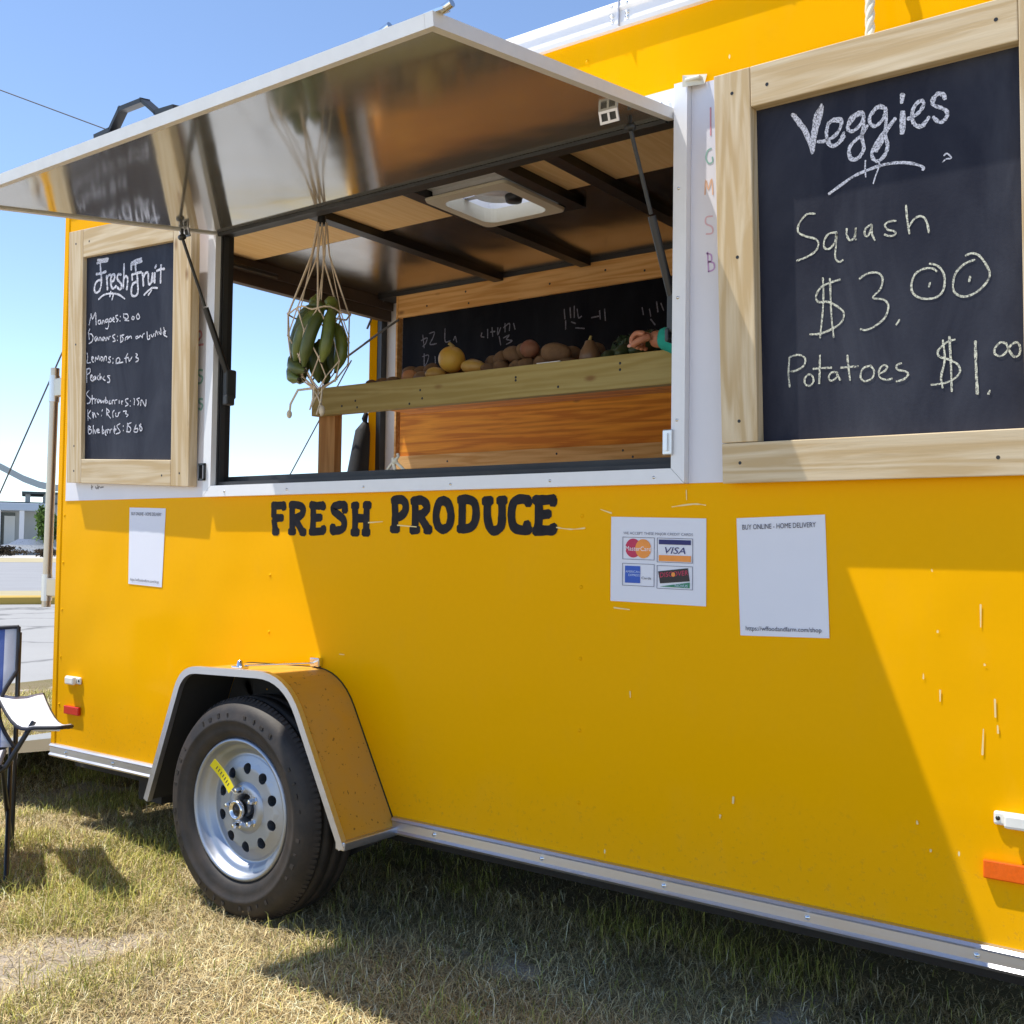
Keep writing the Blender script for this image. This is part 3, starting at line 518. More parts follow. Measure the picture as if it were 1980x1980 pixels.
# one clean sheet in front of the box seams
side = m.build('side_wall', 'yellow_paint', trailer)
m = MB().box((XL, W - 0.03, ZB), (XR, W, ZT)).box((XR, 0, ZB), (XR + 0.03, W, ZT)); m.build('end_wall', 'yellow_paint', trailer)
m = MB().box((XL + 0.04, W - 0.045, ZF), (XR, W - 0.032, 2.44)); m.build('far_inner_wall', 'white_wall', trailer)
m = MB().box((XL + 0.05, 0.032, ZF), (WX0 - 0.03, 0.042, 2.44)).box((WX1 + 0.03, 0.032, ZF), (XR, 0.042, 2.44)).box((WX0 - 0.03, 0.032, ZF), (WX1 + 0.03, 0.042, WZ0 - 0.02))
m.build('near_inner_wall', 'white_wall', trailer)
m = MB().box((XL + 0.02, 0.03, ZB), (XR, W - 0.05, ZF)); m.build('floor', 'floor_ply', trailer)
# roof: skin and ceiling round the square vent hole
HX0, HX1, HY0, HY1 = -2.565, -2.235, 0.60, 0.935
def holed(z0, z1, y0, y1, x0=XL, x1=XR):
    m = MB(); ya, yb = max(y0, HY0), min(y1, HY1)
    if yb <= ya: return m.box((x0, y0, z0), (x1, y1, z1))
    m.box((x0, y0, z0), (HX0, y1, z1)); m.box((HX1, y0, z0), (x1, y1, z1))
    if ya > y0: m.box((HX0, y0, z0), (HX1, ya, z1))
    if yb < y1: m.box((HX0, yb, z0), (HX1, y1, z1))
    return m
holed(2.50, 2.505, 0.0, W).build('roof', 'white_trim', trailer)
holed(2.444, 2.456, 0.03, 0.872).build('ceiling_panel', 'ceiling_ply', trailer)
m = holed(2.444, 2.456, 0.875, W - 0.03); m.build('ceiling_panel', 'roof_metal', trailer)
for bx, y1 in ((-3.125, W - 0.03), (-2.632, W - 0.03), (-2.21, 0.98), (-2.005, W - 0.03), (-1.40, W - 0.03), (-0.80, W - 0.03), (-0.20, W - 0.03)):
    m = MB().box((bx, 0.03, 2.412), (bx + 0.055, y1, 2.444)); m.build('roof_bow', 'black_metal', trailer)
m = MB().box((-2.577, 0.955, 2.414), (-2.155, 1.0, 2.444)); m.build('vent_brace', 'black_metal', trailer)
m = MB().box((XL + 0.05, 0.0425, WZ1 + 0.016), (XR, 0.05, 2.443)); m.build('window_header', 'frame_black', trailer)
m = MB().box((XL + 0.09, 1.695, 2.426), (XR, W - 0.046, 2.4435)); m.build('far_cove', 'frame_black', trailer)
# roof vent
vent = MB()
for a, b in (((HX0 - 0.055, HY0 - 0.055), (HX1 + 0.055, HY0)), ((HX0 - 0.055, HY1), (HX1 + 0.055, HY1 + 0.055)), ((HX0 - 0.055, HY0), (HX0, HY1)), ((HX1, HY0), (HX1 + 0.055, HY1))):
    vent.box((*a, 2.4435), (*b, 2.4438))
for a, b in (((HX0 - 0.004, HY0), (HX0 + 0.012, HY1)), ((HX1 - 0.012, HY0), (HX1 + 0.004, HY1)), ((HX0 + 0.012, HY0), (HX1 - 0.012, HY0 + 0.012)), ((HX0 + 0.012, HY1 - 0.012), (HX1 - 0.012, HY1))):
    vent.box((*a, 2.426), (*b, 2.56))
vent = vent.build('roof_vent', 'white_trim', trailer)
def rrect(x0, y0, x1, y1, r, z, n=6):
    return [V(cx + r * math.cos(a0 + k * math.pi / 2 / n), cy + r * math.sin(a0 + k * math.pi / 2 / n), z) for cx, cy, a0 in ((x1 - r, y1 - r, 0), (x0 + r, y1 - r, math.pi / 2), (x0 + r, y0 + r, math.pi), (x1 - r, y0 + r, 1.5 * math.pi)) for k in range(n + 1)]
ra, rb, rc, rd = rrect(-2.592, 0.566, -2.212, 0.962, 0.03, 2.408), rrect(-2.588, 0.570, -2.216, 0.958, 0.028, 2.398), rrect(-2.545, 0.615, -2.258, 0.915, 0.05, 2.396), rrect(-2.545, 0.615, -2.258, 0.915, 0.05, 2.45)
nr = len(ra); rg = MB().add(ra + rb + rc + rd, [(q * nr + k, q * nr + (k + 1) % nr, (q + 1) * nr + (k + 1) % nr, (q + 1) * nr + k) for q in range(3) for k in range(nr)])
rg.build('trim_ring', 'vent_cream', vent)
m = MB().lathe([(0.0001, 0.075), (0.09, 0.07), (0.17, 0.045), (0.225, 0.0)], ((HX0 + HX1) / 2, (HY0 + HY1) / 2, 2.545), 'z', 32); m.build('dome', 'vent_dome', vent)
m = MB().box((HX0 + 0.01, 0.755, 2.452), (HX1 - 0.01, 0.785, 2.47)).lathe([(0.0001, 0), (0.085, 0), (0.085, 0.01), (0.0001, 0.01)], (-2.40, 0.77, 2.44), 'z', 28); m.build('vent_arm', 'lens_clear', vent)
m = MB().lathe([(0.0001, -0.02), (0.03, -0.02), (0.034, 0.0), (0.03, 0.012)], (-2.345, 0.80, 2.435), 'z', 20); m.build('crank_knob', 'black_metal', vent)
# rear frame: header, jambs, corner posts
m = MB().box((XL + 0.002, 0.03, 2.385), (XL + 0.09, W - 0.048, 2.443)).box((XL + 0.035, 0.03, 2.33), (XL + 0.075, W - 0.048, 2.385)); m.build('rear_header', 'dark_brown', trailer)
m = MB().tube([(XL + 0.10, 0.35, 2.395), (XL + 0.10, 1.0, 2.395)], 0.012).box((XL + 0.092, 0.62, 2.36), (XL + 0.12, 0.70, 2.41)); m.build('header_bar', 'black_metal', trailer)
m = MB().box((XL + 0.002, 1.772, ZF), (XL + 0.045, W - 0.046, 2.385)); m.build('rear_jamb', 'jamb_dark', trailer)
m = MB().box((XL + 0.002, 0.031, ZF), (XL + 0.05, 0.06, 2.385)); m.build('rear_jamb', 'jamb_dark', trailer)
dd = V(-0.696, 0.718, 0); m = MB().obox(V(-3.985, 1.742, ZB + 0.02), dd * 0.85, V(0.718, 0.696, 0) * 0.040, V(0, 0, 2.02)); m.build('rear_door', 'yellow_paint', trailer)
m = MB().box((XL - 0.012, -0.004, ZB), (XL + 0.02, 0.028, ZT), 0.004); m.build('corner_post', 'yellow_paint', trailer)
m = MB().prism([(XL - 0.01, 0.06, 0.36), (XL - 0.01, 0.06, 0.31), (XL - 1.75, 0.06, 0.02), (XL - 1.75, 0.06, 0.06)], (0, W - 0.12, 0)); m.build('ramp', 'pole_metal', trailer)
# roof edge trim
trim = MB()
prof = [(0.0, 2.478), (-0.014, 2.478), (-0.017, 2.488), (-0.014, 2.52), (-0.022, 2.527), (-0.016, 2.545), (0.0, 2.550), (0.02, 2.550), (0.02, 2.506), (0.0, 2.506)]
trim.prism([(XL, y, z) for y, z in prof], (XR - XL, 0, 0))
roof_trim = trim.build('roof_trim', 'white_trim', trailer)
PTS = []
for x in (-3.6, -3.15, -2.7, -2.25, -1.83, -1.43, -1.385, -0.98, -0.55, -0.1):
    PTS.append((x, -0.0155, 2.497))
PTS += [(x, -0.0155 if z < 2.52 else -0.019, z) for x in (-1.43, -1.385) for z in (2.510, 2.532)]
dots('screw', 'chrome', roof_trim, PTS, screw_y(0.006, 0.005))
MB().box((-1.4085, -0.0235, 2.480), (-1.4065, -0.012, 2.546)).build('trim_joint', 'rail_metal', roof_trim)
# bottom rail
m = MB(); prof = [(0.0, ZB - 0.044), (-0.016, ZB - 0.044), (-0.019, ZB - 0.038), (-0.012, ZB - 0.032), (-0.012, ZB - 0.010), (-0.018, ZB - 0.004), (-0.012, ZB + 0.002), (-0.002, ZB + 0.004), (0.0, ZB + 0.004)]
FX0, FX1 = -3.045, -2.142
m.prism([(XL, y, z) for y, z in prof], (FX0 + 0.02 - XL, 0, 0)); m.prism([(FX1 - 0.01, y, z) for y, z in prof], (XR - FX1, 0, 0))
rail = m.build('bottom_rail', 'rail_metal', trailer)
dots('screw', 'chrome', rail, [(x, -0.0118, ZB - 0.021) for x in (-3.86, -3.55, -3.24, -1.99, -1.62, -1.26, -0.90, -0.545, -0.19)], screw_y(0.007, 0.006))
# rivet rows in the yellow skin
dots('rivet', 'yellow_paint', trailer, [(x, 0.0005, 0.48 + i * 0.185 + (0.02 if x < -3 else 0)) for x in (-3.935, -2.72, -1.515, -0.30) for i in range(5)] + [(x, 0.0005, 2.42) for x in (-1.515, -0.90, -0.30, -2.1)], screw_y(0.006, 0.004))
# undercarriage
m = MB().box((XL, 0.10, 0.24), (XR, 0.16, ZB)).box((XL, 1.62, 0.24), (XR, 1.68, ZB))
for x in np.arange(XL + 0.05, XR, 0.6): m.box((x, 0.16, 0.27), (x + 0.05, 1.62, ZB - 0.001))
m.tube([(-2.595, -0.02, 0.33), (-2.595, 1.82, 0.33)], 0.03, 10)
m.box((-3.52, 0.08, 0.18), (-3.38, 0.30, 0.27)).box((-3.12, 0.09, 0.15), (-3.06, 0.30, 0.30)); m.build('chassis', 'underbody', trailer)
m = MB().lathe([(0.0001, 0), (0.30, 0), (0.335, 0.03), (0.335, 0.18), (0.30, 0.2), (0.0001, 0.2)], (-2.595, 1.84, 0.333), 'y', 40); m.build('far_wheel', 'tyre_rubber', trailer)

# ------------------------------------------------------------------ window frame, white panels, hatch
frame = MB(); fy = -0.026
OX0, OX1, OZ0, OZ1 = -3.045, -1.207, 1.296, 2.283
def quadbar(p):   # mitred bar: four (x, z) corners
    frame.prism([(x, fy, z) for x, z in p], (0, 0.026, 0))
g = 0.0008
quadbar([(OX0 + g, OZ0), (OX1 - g, OZ0), (WX1 - g, WZ0), (WX0 + g, WZ0)])
quadbar([(OX1, OZ0 + g), (OX1, OZ1), (WX1, OZ1), (WX1, WZ0 + g)])
quadbar([(OX0, OZ0 + g), (WX0, WZ0 + g), (WX0, OZ1), (OX0, OZ1)])
frame.box((WX0 + g, fy + 0.012, WZ1 + 0.002), (WX1 - g, -0.0005, OZ1 - 0.004))
wf = frame.build('window_frame', 'white_trim', trailer)
dots('screw', 'chrome', wf, [(x, fy + 0.0003, 1.312) for x in (-2.93, -2.62, -2.28, -1.94, -1.60, -1.29)] + [(-1.228, fy + 0.0003, z) for z in (1.45, 1.75, 2.02)] + [(x, fy + 0.0123, z) for x in (-1.285, -1.262) for z in (2.225, 2.248)], screw_y(0.0045, 0.004))
m = MB().prism([(-1.218, fy - 0.004, 2.268), (-1.165, fy + 0.010, 2.268), (-1.165, fy + 0.022, 2.296), (-1.218, fy - 0.004, 2.296)], (0, 0, 0.001)).box((-1.213, fy - 0.004, 2.280), (-1.172, -0.0005, 2.289), 0.003); m.build('frame_cap', 'vent_cream', wf)
# inner black lip of the opening
m = MB().box((WX0, 0.0, WZ0 - 0.008), (WX1, 0.055, WZ0 + 0.014)).box((WX0, 0.04, WZ0 + 0.014), (WX1, 0.055, WZ0 + 0.034)).box((WX0 - 0.005, -0.004, WZ0), (WX0 + 0.008, 0.045, WZ1)).box((WX1 - 0.006, -0.004, WZ0), (WX1 + 0.005, 0.06, WZ1)).box((WX0, -0.004, WZ1 - 0.004), (WX1, 0.035, WZ1 + 0.012))
m.build('window_seal', 'frame_black', trailer)
m = MB().box((WX0 + 0.0083, 0.002, WZ0 + 0.014), (WX0 + 0.011, 0.022, WZ1 - 0.006)); m.build('window_jamb', 'jamb_dark', trailer)
def flat(x0, z0, x1, z1, y=-0.003): return MB().box((x0, y, z0), (x1, -0.0003, z1))
wp = flat(-3.928, 1.297, OX0 - 0.0005, 2.25).build('white_panel', 'white_panel', trailer)
wq = flat(OX1 + 0.0005, 1.297, -0.30, 2.278).build('white_panel', 'white_panel', trailer)
for key in ('mark_red', 'mark_green', 'mark_orange', 'mark_pink', 'mark_purple', 'mark_grey'):
    for par, right in ((wp, False), (wq, True)):
        m = MB()
        for w, pts in decode(key):
            if (pts[0][0] > -2) == right: m.ribbon(pts, w, lambda u, v: V(u, -0.0038, v))
        if m.v: m.build('marker_writing', key, par)
# latches
m = MB()
for z0, z1 in ((1.352, 1.358), (1.405, 1.411)): m.box((-3.062, -0.034, z0), (-3.030, -0.020, z1))
m.box((-3.062, -0.034, 1.352), (-3.057, -0.020, 1.411)).box((-3.035, -0.034, 1.352), (-3.030, -0.020, 1.411)); m.build('latch', 'black_metal', trailer)
m = MB().box((-1.262, -0.036, 1.365), (-1.236, -0.027, 1.428), 0.003).box((-1.256, -0.042, 1.375), (-1.246, -0.036, 1.418)); m.build('latch', 'aluminium_z', trailer)
# hatch
AO = V(0, -0.012, 2.2); AE = V(0, -0.913, -0.135); AL = AE.length; AE = AE.normalized(); AN = V(1, 0, 0).cross(AE) * -1
if AN.z < 0: AN = -AN
def aw(x, s, n): return V(x, 0, 0) + AO + AE * s + AN * n
AX0, AX1 = -3.018, -1.247
hatch = MB()
hatch.obox(aw(AX0 + 0.02, 0.0, 0.005), V(AX1 - AX0 - 0.04, 0, 0), AE * (AL - 0.02), AN * 0.018)
hatch = hatch.build('hatch_door', 'awning_metal', trailer)
ef = MB(); T = 0.027
ef.obox(aw(AX0, 0.0, 0.0), V(0.02, 0, 0), AE * AL, AN * T); ef.obox(aw(AX1 - 0.02, 0.0, 0.0), V(0.02, 0, 0), AE * AL, AN * T)
ef.obox(aw(AX0 + 0.0205, AL - 0.02, 0.0), V(AX1 - AX0 - 0.041, 0, 0), AE * 0.02, AN * T)
ef.obox(aw(AX0 + 0.0205, 0.0, 0.024), V(AX1 - AX0 - 0.041, 0, 0), AE * (AL - 0.021), AN * 0.002)
ef.build('edge_frame', 'hatch_edge', hatch)
m = MB().obox(aw(AX0 + 0.01, -0.004, 0.001), V(AX1 - AX0 - 0.02, 0, 0), AE * 0.004, AN * 0.02).obox(aw(AX0 + 0.02, 0.0, -0.006), V(AX1 - AX0 - 0.04, 0, 0), AE * 0.014, AN * 0.010); m.build('hinge', 'frame_black', hatch)
hy = AL - 0.014
hp = [(-2.305, 0.0), (-2.245, 0.003), (-2.20, 0.040), (-2.115, 0.040), (-2.07, 0.003), (-2.005, 0.0)]
m = MB(); ww = 0.024
for (xa, za), (xb, zb) in zip(hp[:-1], hp[1:]):
    p0, p1 = aw(xa, hy - ww / 2, T + za), aw(xb, hy - ww / 2, T + zb); d = (p1 - p0)
    m.obox(p0 - d.normalized() * 0.003, d + d.normalized() * 0.006, AE * ww, AN * 0.010)
m.build('handle', 'black_metal', hatch)
for x in (-1.395, -1.245):
    m = MB().obox(aw(x - 0.03, AL - 0.03, T), V(0.045, 0, 0), AE * 0.022, AN * 0.005).tube([aw(x + 0.005, AL - 0.02, T + 0.004), aw(x + 0.028, AL - 0.02, T + 0.010)], 0.008, 10); m.build('catch', 'chrome', hatch)
for x, yy in ((-3.016, -0.172), (-1.350, -0.205)):
    zz = 2.2 + (-0.135 / 0.913) * (-(yy + 0.012)) + 0.0052; wx, hh, e_ = 0.052, 0.030, 0.006; DN = V(0, 0.35, -1).normalized(); TK = V(0, 1, 0.35).normalized() * 0.004; o3 = V(x, yy, zz); m = MB()
    for (a0, b0, a1, b1) in ((0, 0, wx, e_), (0, hh - e_, wx, hh), (0, e_, e_, hh - e_), (wx - e_, e_, wx, hh - e_), (wx / 2 - e_ / 2, e_, wx / 2 + e_ / 2, hh - e_)): m.obox(o3 + V(a0, 0, 0) + DN * b0, V(a1 - a0, 0, 0), DN * (b1 - b0), TK)
    br = m.build('strut_bracket', 'rail_metal', hatch)
    MB().obox(o3 + V(e_, 0, 0) + DN * e_ + TK * 0.9, V(wx - 2 * e_, 0, 0), DN * (hh - 2 * e_), TK * 0.3).build('dark_recess', 'black_metal', br)
# gas struts
for (a, b) in ((aw(-2.985, 0.172, -0.026), V(-2.975, 0.022, 1.695)), (aw(-1.300, 0.135, -0.03), V(-1.262, 0.022, 1.735))):
    a = Vector(a); d = b - a
    s1 = MB().tube([b - d * 0.02, a + d * 0.48], 0.0105, 12).build('gas_strut', 'tube_black', trailer)
    m = MB().tube([a + d * 0.47, a], 0.0052, 10); m.build('rod', 'black_metal', s1)
    m = MB().lathe([(0.0001, -0.012), (0.009, -0.011), (0.011, 0.0), (0.009, 0.011), (0.0001, 0.012)], a, 'x', 12).tube([a, a + V(0, 0, 0.028)], 0.005, 8); m.build('end_joint', 'black_metal', s1)
    sx = 0.03 if b.x < -2 else -0.02
    m = MB().box((b.x - 0.012, 0.0, b.z - 0.06), (b.x + 0.010, 0.045, b.z + 0.04), 0.006).box((b.x - 0.003, -0.006, b.z - 0.085), (b.x + sx * 0.7, 0.03, b.z - 0.05), 0.005); m.build('end_bracket', 'jamb_dark', s1)

# painted words under the window, scratched strips through them
strokes('letters', 'paint_black', trailer, lambda u, v, k: V(u, -0.0008 - k * 0.6, v), 'painted_word', lambda p: 0 if p[0][0] < -2.2 else 1, 0.06)
strokes('chips', 'pale_scuff', trailer, lambda u, v, k: V(u, -0.0019 - k * 0.6, v), 'paint_chip', lambda p: p[0][0] * 1000 + p[0][1], 0.5)
# marker lights and reflectors
def marker(x, z):
    t = MB().box((x - 0.052, -0.010, z - 0.014), (x + 0.052, -0.0005, z + 0.014), 0.005).build('marker_light', 'lens_white', trailer)
    m = MB().box((x - 0.030, -0.027, z - 0.016), (x + 0.030, -0.0105, z + 0.014), 0.006); m.build('lens', 'lens_white', t)
    dots('screw', 'black_metal', t, [(x - 0.043, -0.0097, z), (x + 0.043, -0.0097, z)], screw_y(0.005, 0.003))
marker(-3.833, 0.603); marker(-0.462, 0.602)
m = MB().box((-3.885, -0.013, 0.470), (-3.785, -0.0005, 0.502), 0.003); m.build('reflector', 'reflector_red', trailer)['label'] = 'small red reflector low on the rear corner'
m = MB().box((-0.533, -0.013, 0.478), (-0.40, -0.0005, 0.516), 0.003); m.build('reflector', 'reflector_orange', trailer)['label'] = 'long orange reflector low on the side'

# ------------------------------------------------------------------ fender and wheel
def fprof(off=0.0):
    """outer line of the fender in (x, z), left foot to right foot"""
    P = [(-3.045, 0.302), (-2.872, 0.742), (-2.385, 0.757), (-2.140, 0.300)]; out = [V(P[0][0], 0, P[0][1])]
    for i, r in ((1, 0.075), (2, 0.125)):
        a, b, c = (V(p[0], 0, p[1]) for p in P[i - 1:i + 2]); d0 = (a - b).normalized(); d1 = (c - b).normalized()
        for k in range(9):
            t = k / 8; out.append((b + d0 * r) * (1 - t) ** 2 + b * 2 * t * (1 - t) + (b + d1 * r) * t * t)
    out.append(V(P[3][0], 0, P[3][1]))
    if off:
        c = V(-2.595, 0, 0.30); res = []
        for i, p in enumerate(out):
            d = (out[min(i + 1, len(out) - 1)] - out[max(i - 1, 0)]).normalized(); nn = V(-d.z, 0, d.x)
            res.append(p - nn * off)
        return res
    return out
FY = -0.222
def shell(y0, y1, o1, o2):
    a, b = fprof(o1), fprof(o2); n = len(a); m = MB()
    vs = [V(p.x, y, p.z) for y in (y0, y1) for p in a] + [V(p.x, y, p.z) for y in (y0, y1) for p in b]; fs = []
    for i in range(n - 1):
        fs += [(i, i + 1, n + i + 1, n + i), (2 * n + i, 3 * n + i, 3 * n + i + 1, 2 * n + i + 1), (i, 2 * n + i, 2 * n + i + 1, i + 1), (n + i, n + i + 1, 3 * n + i + 1, 3 * n + i)]
    fs += [(0, n, 3 * n, 2 * n), (n - 1, 3 * n - 1, 4 * n - 1, 2 * n - 1)]
    m.add(vs, fs); return m
fender = shell(0.0, FY, 0.0, 0.004).build('fender', 'dusty_shaded_yellow', trailer)
shell(FY - 0.004, FY + 0.014, -0.006, 0.016).build('edge_trim', 'rail_metal', fender)
m = shell(-0.0035, -0.0005, -0.0028, 0.004); m.build('wall_seal', 'black_metal', fender)
m = MB(); e = V(-2.150, 0, 0.307)
m.box((-2.170, FY - 0.002, 0.293), (-2.134, -0.001, 0.318), 0.004); m.build('foot_trim', 'rail_metal', fender)
m = MB().box((-2.66, -0.20, 0.753), (-2.61, -0.17, 0.762), 0.003).lathe([(0.0001, 0.02), (0.008, 0.018), (0.012, 0.0)], (-2.635, -0.185, 0.76), 'z', 10).box((-2.505, -0.02, 0.757), (-2.465, -0.001, 0.785), 0.003).tube([(-2.62, -0.18, 0.763), (-2.56, -0.11, 0.765), (-2.49, -0.02, 0.768)], 0.003, 6)
m.build('fender_clip', 'chrome', fender)
m = shell(-0.003, -0.0015, 0.008, 0.25); m.build('inner_well', 'underbody', fender)
shell(-0.004, FY + 0.016, 0.0045, 0.007).build('liner', 'underbody', fender)
WC = V(-2.600, -0.200, 0.334)
wheel = MB().lathe([(0.0001, 0.19), (0.21, 0.19), (0.21, 0.0), (0.0001, 0.0)], WC + V(0, 0.005, 0), 'y', 8)
tprof = [(0.205, 0.030), (0.208, 0.006), (0.216, -0.006), (0.224, -0.014), (0.228, -0.0165), (0.240, -0.023), (0.246, -0.0225), (0.262, -0.028), (0.266, -0.0305), (0.272, -0.0305), (0.276, -0.028), (0.294, -0.0255), (0.308, -0.018), (0.317, -0.008), (0.324, 0.002), (0.330, 0.012), (0.3345, 0.022), (0.327, 0.024), (0.327, 0.032), (0.3352, 0.033), (0.3355, 0.068), (0.328, 0.069), (0.328, 0.077), (0.3355, 0.078), (0.335, 0.115), (0.328, 0.116), (0.328, 0.124), (0.334, 0.125), (0.330, 0.155), (0.31, 0.172), (0.26, 0.185), (0.21, 0.18)]
m = MB().lathe(tprof, WC, 'y', 96)      # shoulder blocks of the tread
for k in range(120):
    a = 2 * math.pi * k / 120; er = V(math.cos(a), 0, math.sin(a)); et = V(-math.sin(a), 0, math.cos(a))
    sl = er * 0.024 + V(0, 0.030, 0); m.obox(WC + er * 0.3105 - et * 0.005 + V(0, -0.0150, 0), et * (0.0095 if k % 4 else 0.013), sl, (V(0, 1, 0) - er * 0.8).normalized() * 0.008)
# raised ribs and blocks of the sidewall lettering band
for k in range(44):
    if k % 11 in (0, 5, 6): continue
    a = 2 * math.pi * k / 44; er = V(math.cos(a), 0, math.sin(a)); et = V(-math.sin(a), 0, math.cos(a))
    m.obox(WC + er * 0.279 - et * 0.006 + V(0, -0.0288, 0), et * (0.006 + 0.004 * (k % 3)), er * (0.011 + 0.003 * (k % 2)), V(0, 0.006, 0))
wheel = m.build('wheel', 'tyre_rubber', trailer)
# steel rim with ten round holes
def yoff(v): return WC + V(0, v, 0)
rim = MB().lathe([(0.213, 0.028), (0.214, -0.004), (0.210, -0.011), (0.203, -0.012), (0.199, -0.004), (0.195, 0.012), (0.188, 0.017), (0.182, 0.018), (0.176, 0.022), (0.168, 0.034), (0.161, 0.039), (0.155, 0.034)], WC, 'y', 96)
rim = rim.build('rim', 'rim_silver', wheel)
disc = MB(); NH = 10; RH = 0.0165; RC = 0.118
inner, outer = 0.078, 0.155
vs = []; fs = []
# sectors with a hole each
def pol(r, a, h): return WC + V(r * math.cos(a), h, r * math.sin(a))
def hgt(r): return 0.034 - 0.012 * max(0, min(1, (0.152 - r) / 0.03))
for k in range(NH):
    a0 = 2 * math.pi * (k + 0.5) / NH - math.pi / NH; a1 = a0 + 2 * math.pi / NH; ac = (a0 + a1) / 2
    ring_o = []; ring_i = []
    n = 32
    for j in range(n):
        t = 2 * math.pi * j / n
        # outer square in polar coordinates
        cx, cy = math.cos(t), math.sin(t); q = max(abs(cx), abs(cy)); u, v = cx / q, cy / q
        r = (inner + outer) / 2 + v * (outer - inner) / 2; a = ac + u * (a1 - a0) / 2
        ring_o.append(pol(r, a, hgt(r)))
        rr_, aa = RC + RH * cy, ac + RH * cx / RC
        ring_i.append(pol(rr_, aa, hgt(rr_)))
    ring_d = [p + V(0, 0.03, 0) for p in ring_i]
    disc.add(ring_o + ring_i + ring_d, [(j, (j + 1) % n, n + (j + 1) % n, n + j) for j in range(n)] + [(n + j, n + (j + 1) % n, 2 * n + (j + 1) % n, 2 * n + j) for j in range(n)], False)
disc.lathe([(0.078, 0.022), (0.072, 0.016), (0.066, 0.012), (0.048, 0.012), (0.043, 0.018), (0.043, 0.05)], WC, 'y', 64)
disc.build('rim_disc', 'rim_silver', rim)
m = MB().lathe([(0.0001, 0.0), (0.19, 0.0)], WC + V(0, 0.11, 0), 'y', 32); m.build('brake_backplate', 'underbody', wheel)
m = MB().lathe([(0.042, 0.055), (0.042, 0.042), (0.0001, 0.042)], WC, 'y', 32); m.build('hub_recess', 'black_metal', wheel)
WC2 = WC + V(0, 0.014, 0)
hub = MB().lathe([(0.026, 0.040), (0.026, -0.004), (0.0245, -0.016), (0.029, -0.018), (0.030, -0.030), (0.028, -0.036), (0.023, -0.037), (0.021, -0.030), (0.014, -0.027), (0.0001, -0.027)], WC2, 'y', 32).build('hub', 'chrome', wheel)
m = MB().lathe([(0.020, -0.0285), (0.018, -0.030), (0.010, -0.030), (0.008, -0.034), (0.0001, -0.034)], WC2, 'y', 20); m.build('hub_cap', 'black_metal', hub)
for k in range(5):
    a = 2 * math.pi * k / 5 + 0.55; c = WC + V(0.057 * math.cos(a), 0, 0.057 * math.sin(a))
    m = MB().lathe([(0.0001, -0.012), (0.006, -0.011), (0.0095, -0.004), (0.0095, 0.008), (0.013, 0.012)], c, 'y', 6, smooth=False); m.build('lug_nut', 'chrome', wheel)
# tag tied to the wheel
a0 = WC + V(-0.040, -0.004, 0.052); d = V(-0.078, -0.012, 0.076)
dn = d.normalized(); sd = dn.cross(V(0, -1, 0)).normalized(); nn = dn.cross(sd).normalized()
tg = MB(); nseg = 8
vs = []
for i in range(nseg + 1):
    t = i / nseg; p = a0 + d * t + nn * 0.006 * math.sin(t * 3.1)
    for s_ in (-1, 1): vs += [p + sd * 0.016 * s_ - nn * 0.0006, p + sd * 0.016 * s_ + nn * 0.0006]
for i in range(nseg):
    b = 4 * i; fs = [(b, b + 4, b + 6, b + 2), (b + 1, b + 3, b + 7, b + 5), (b, b + 1, b + 5, b + 4), (b + 2, b + 6, b + 7, b + 3)]; tg.add([], []); tg.f += [f for f in fs]; tg.smooth += [False] * 4
tg.v = [tuple(p) for p in vs]; tg.f += [(0, 2, 3, 1), (4 * nseg, 4 * nseg + 1, 4 * nseg + 3, 4 * nseg + 2)]; tg.smooth += [False] * 2
tagt = thing('hang_tag', tuple(a0), 'yellow plastic tag tied to the wheel hub', 'tag')
tg.build('label_strip', 'tag_yellow', tagt)
m = MB().tube([a0, a0 + V(0.012, 0.004, -0.010), WC + V(-0.020, 0.010, 0.046)], 0.0018, 6); m.build('tie', 'rope_white', tagt)
m = MB()
for i in range(7):
    p = a0 + d * (0.18 + 0.1 * i) + nn * (0.0062 * math.sin((0.18 + .1 * i) * 3.1))
    sgn = -1 if nn.y > 0 else 1
    m.obox(p - sd * 0.006 + nn * sgn * 0.0009, sd * 0.012, dn * 0.003, nn * sgn * 0.0003)
m.build('print', 'ink_dark', tagt)

# ------------------------------------------------------------------ inside the trailer: far chalkboard wall and shelf
def screws(mb, pts, y): 
    for x, z in pts: mb.lathe([(0.0001, -0.001), (0.005, -0.0005), (0.006, 0.001)], (x, y, z), 'y', 8)
far = thing('menu_board', (-2.6, 1.72, 1.4), 'long dark chalkboard in a pine frame along the far inside wall', 'chalkboard')
m = MB().box((-3.745, 1.700, 2.312), (-0.30, 1.738, 2.425)); m.build('top_rail', 'board_wood', far)
m = MB().box((-3.725, 1.716, 1.86), (-0.30, 1.738, 2.3115)); m.build('board', 'chalkboard_dark', far)
m = MB().box((-3.725, 1.708, 1.598), (-0.30, 1.738, 1.8595)); m.build('plywood_panel', 'plywood', far)
m = MB().box((-3.745, 1.700, 1.500), (-0.30, 1.738, 1.5975)); m.build('bottom_rail', 'board_wood', far)
m = MB().box((-3.757, 1.698, 1.500), (-3.7455, 1.738, 2.425)); m.build('side_strip', 'board_wood', far)
strokes('inner', 'chalk_faint', far, lambda u, v, k: V(u, 1.7152 - k, v), 'chalk_note', lambda p: int((p[0][0] + 4) / 0.42), 0.15)
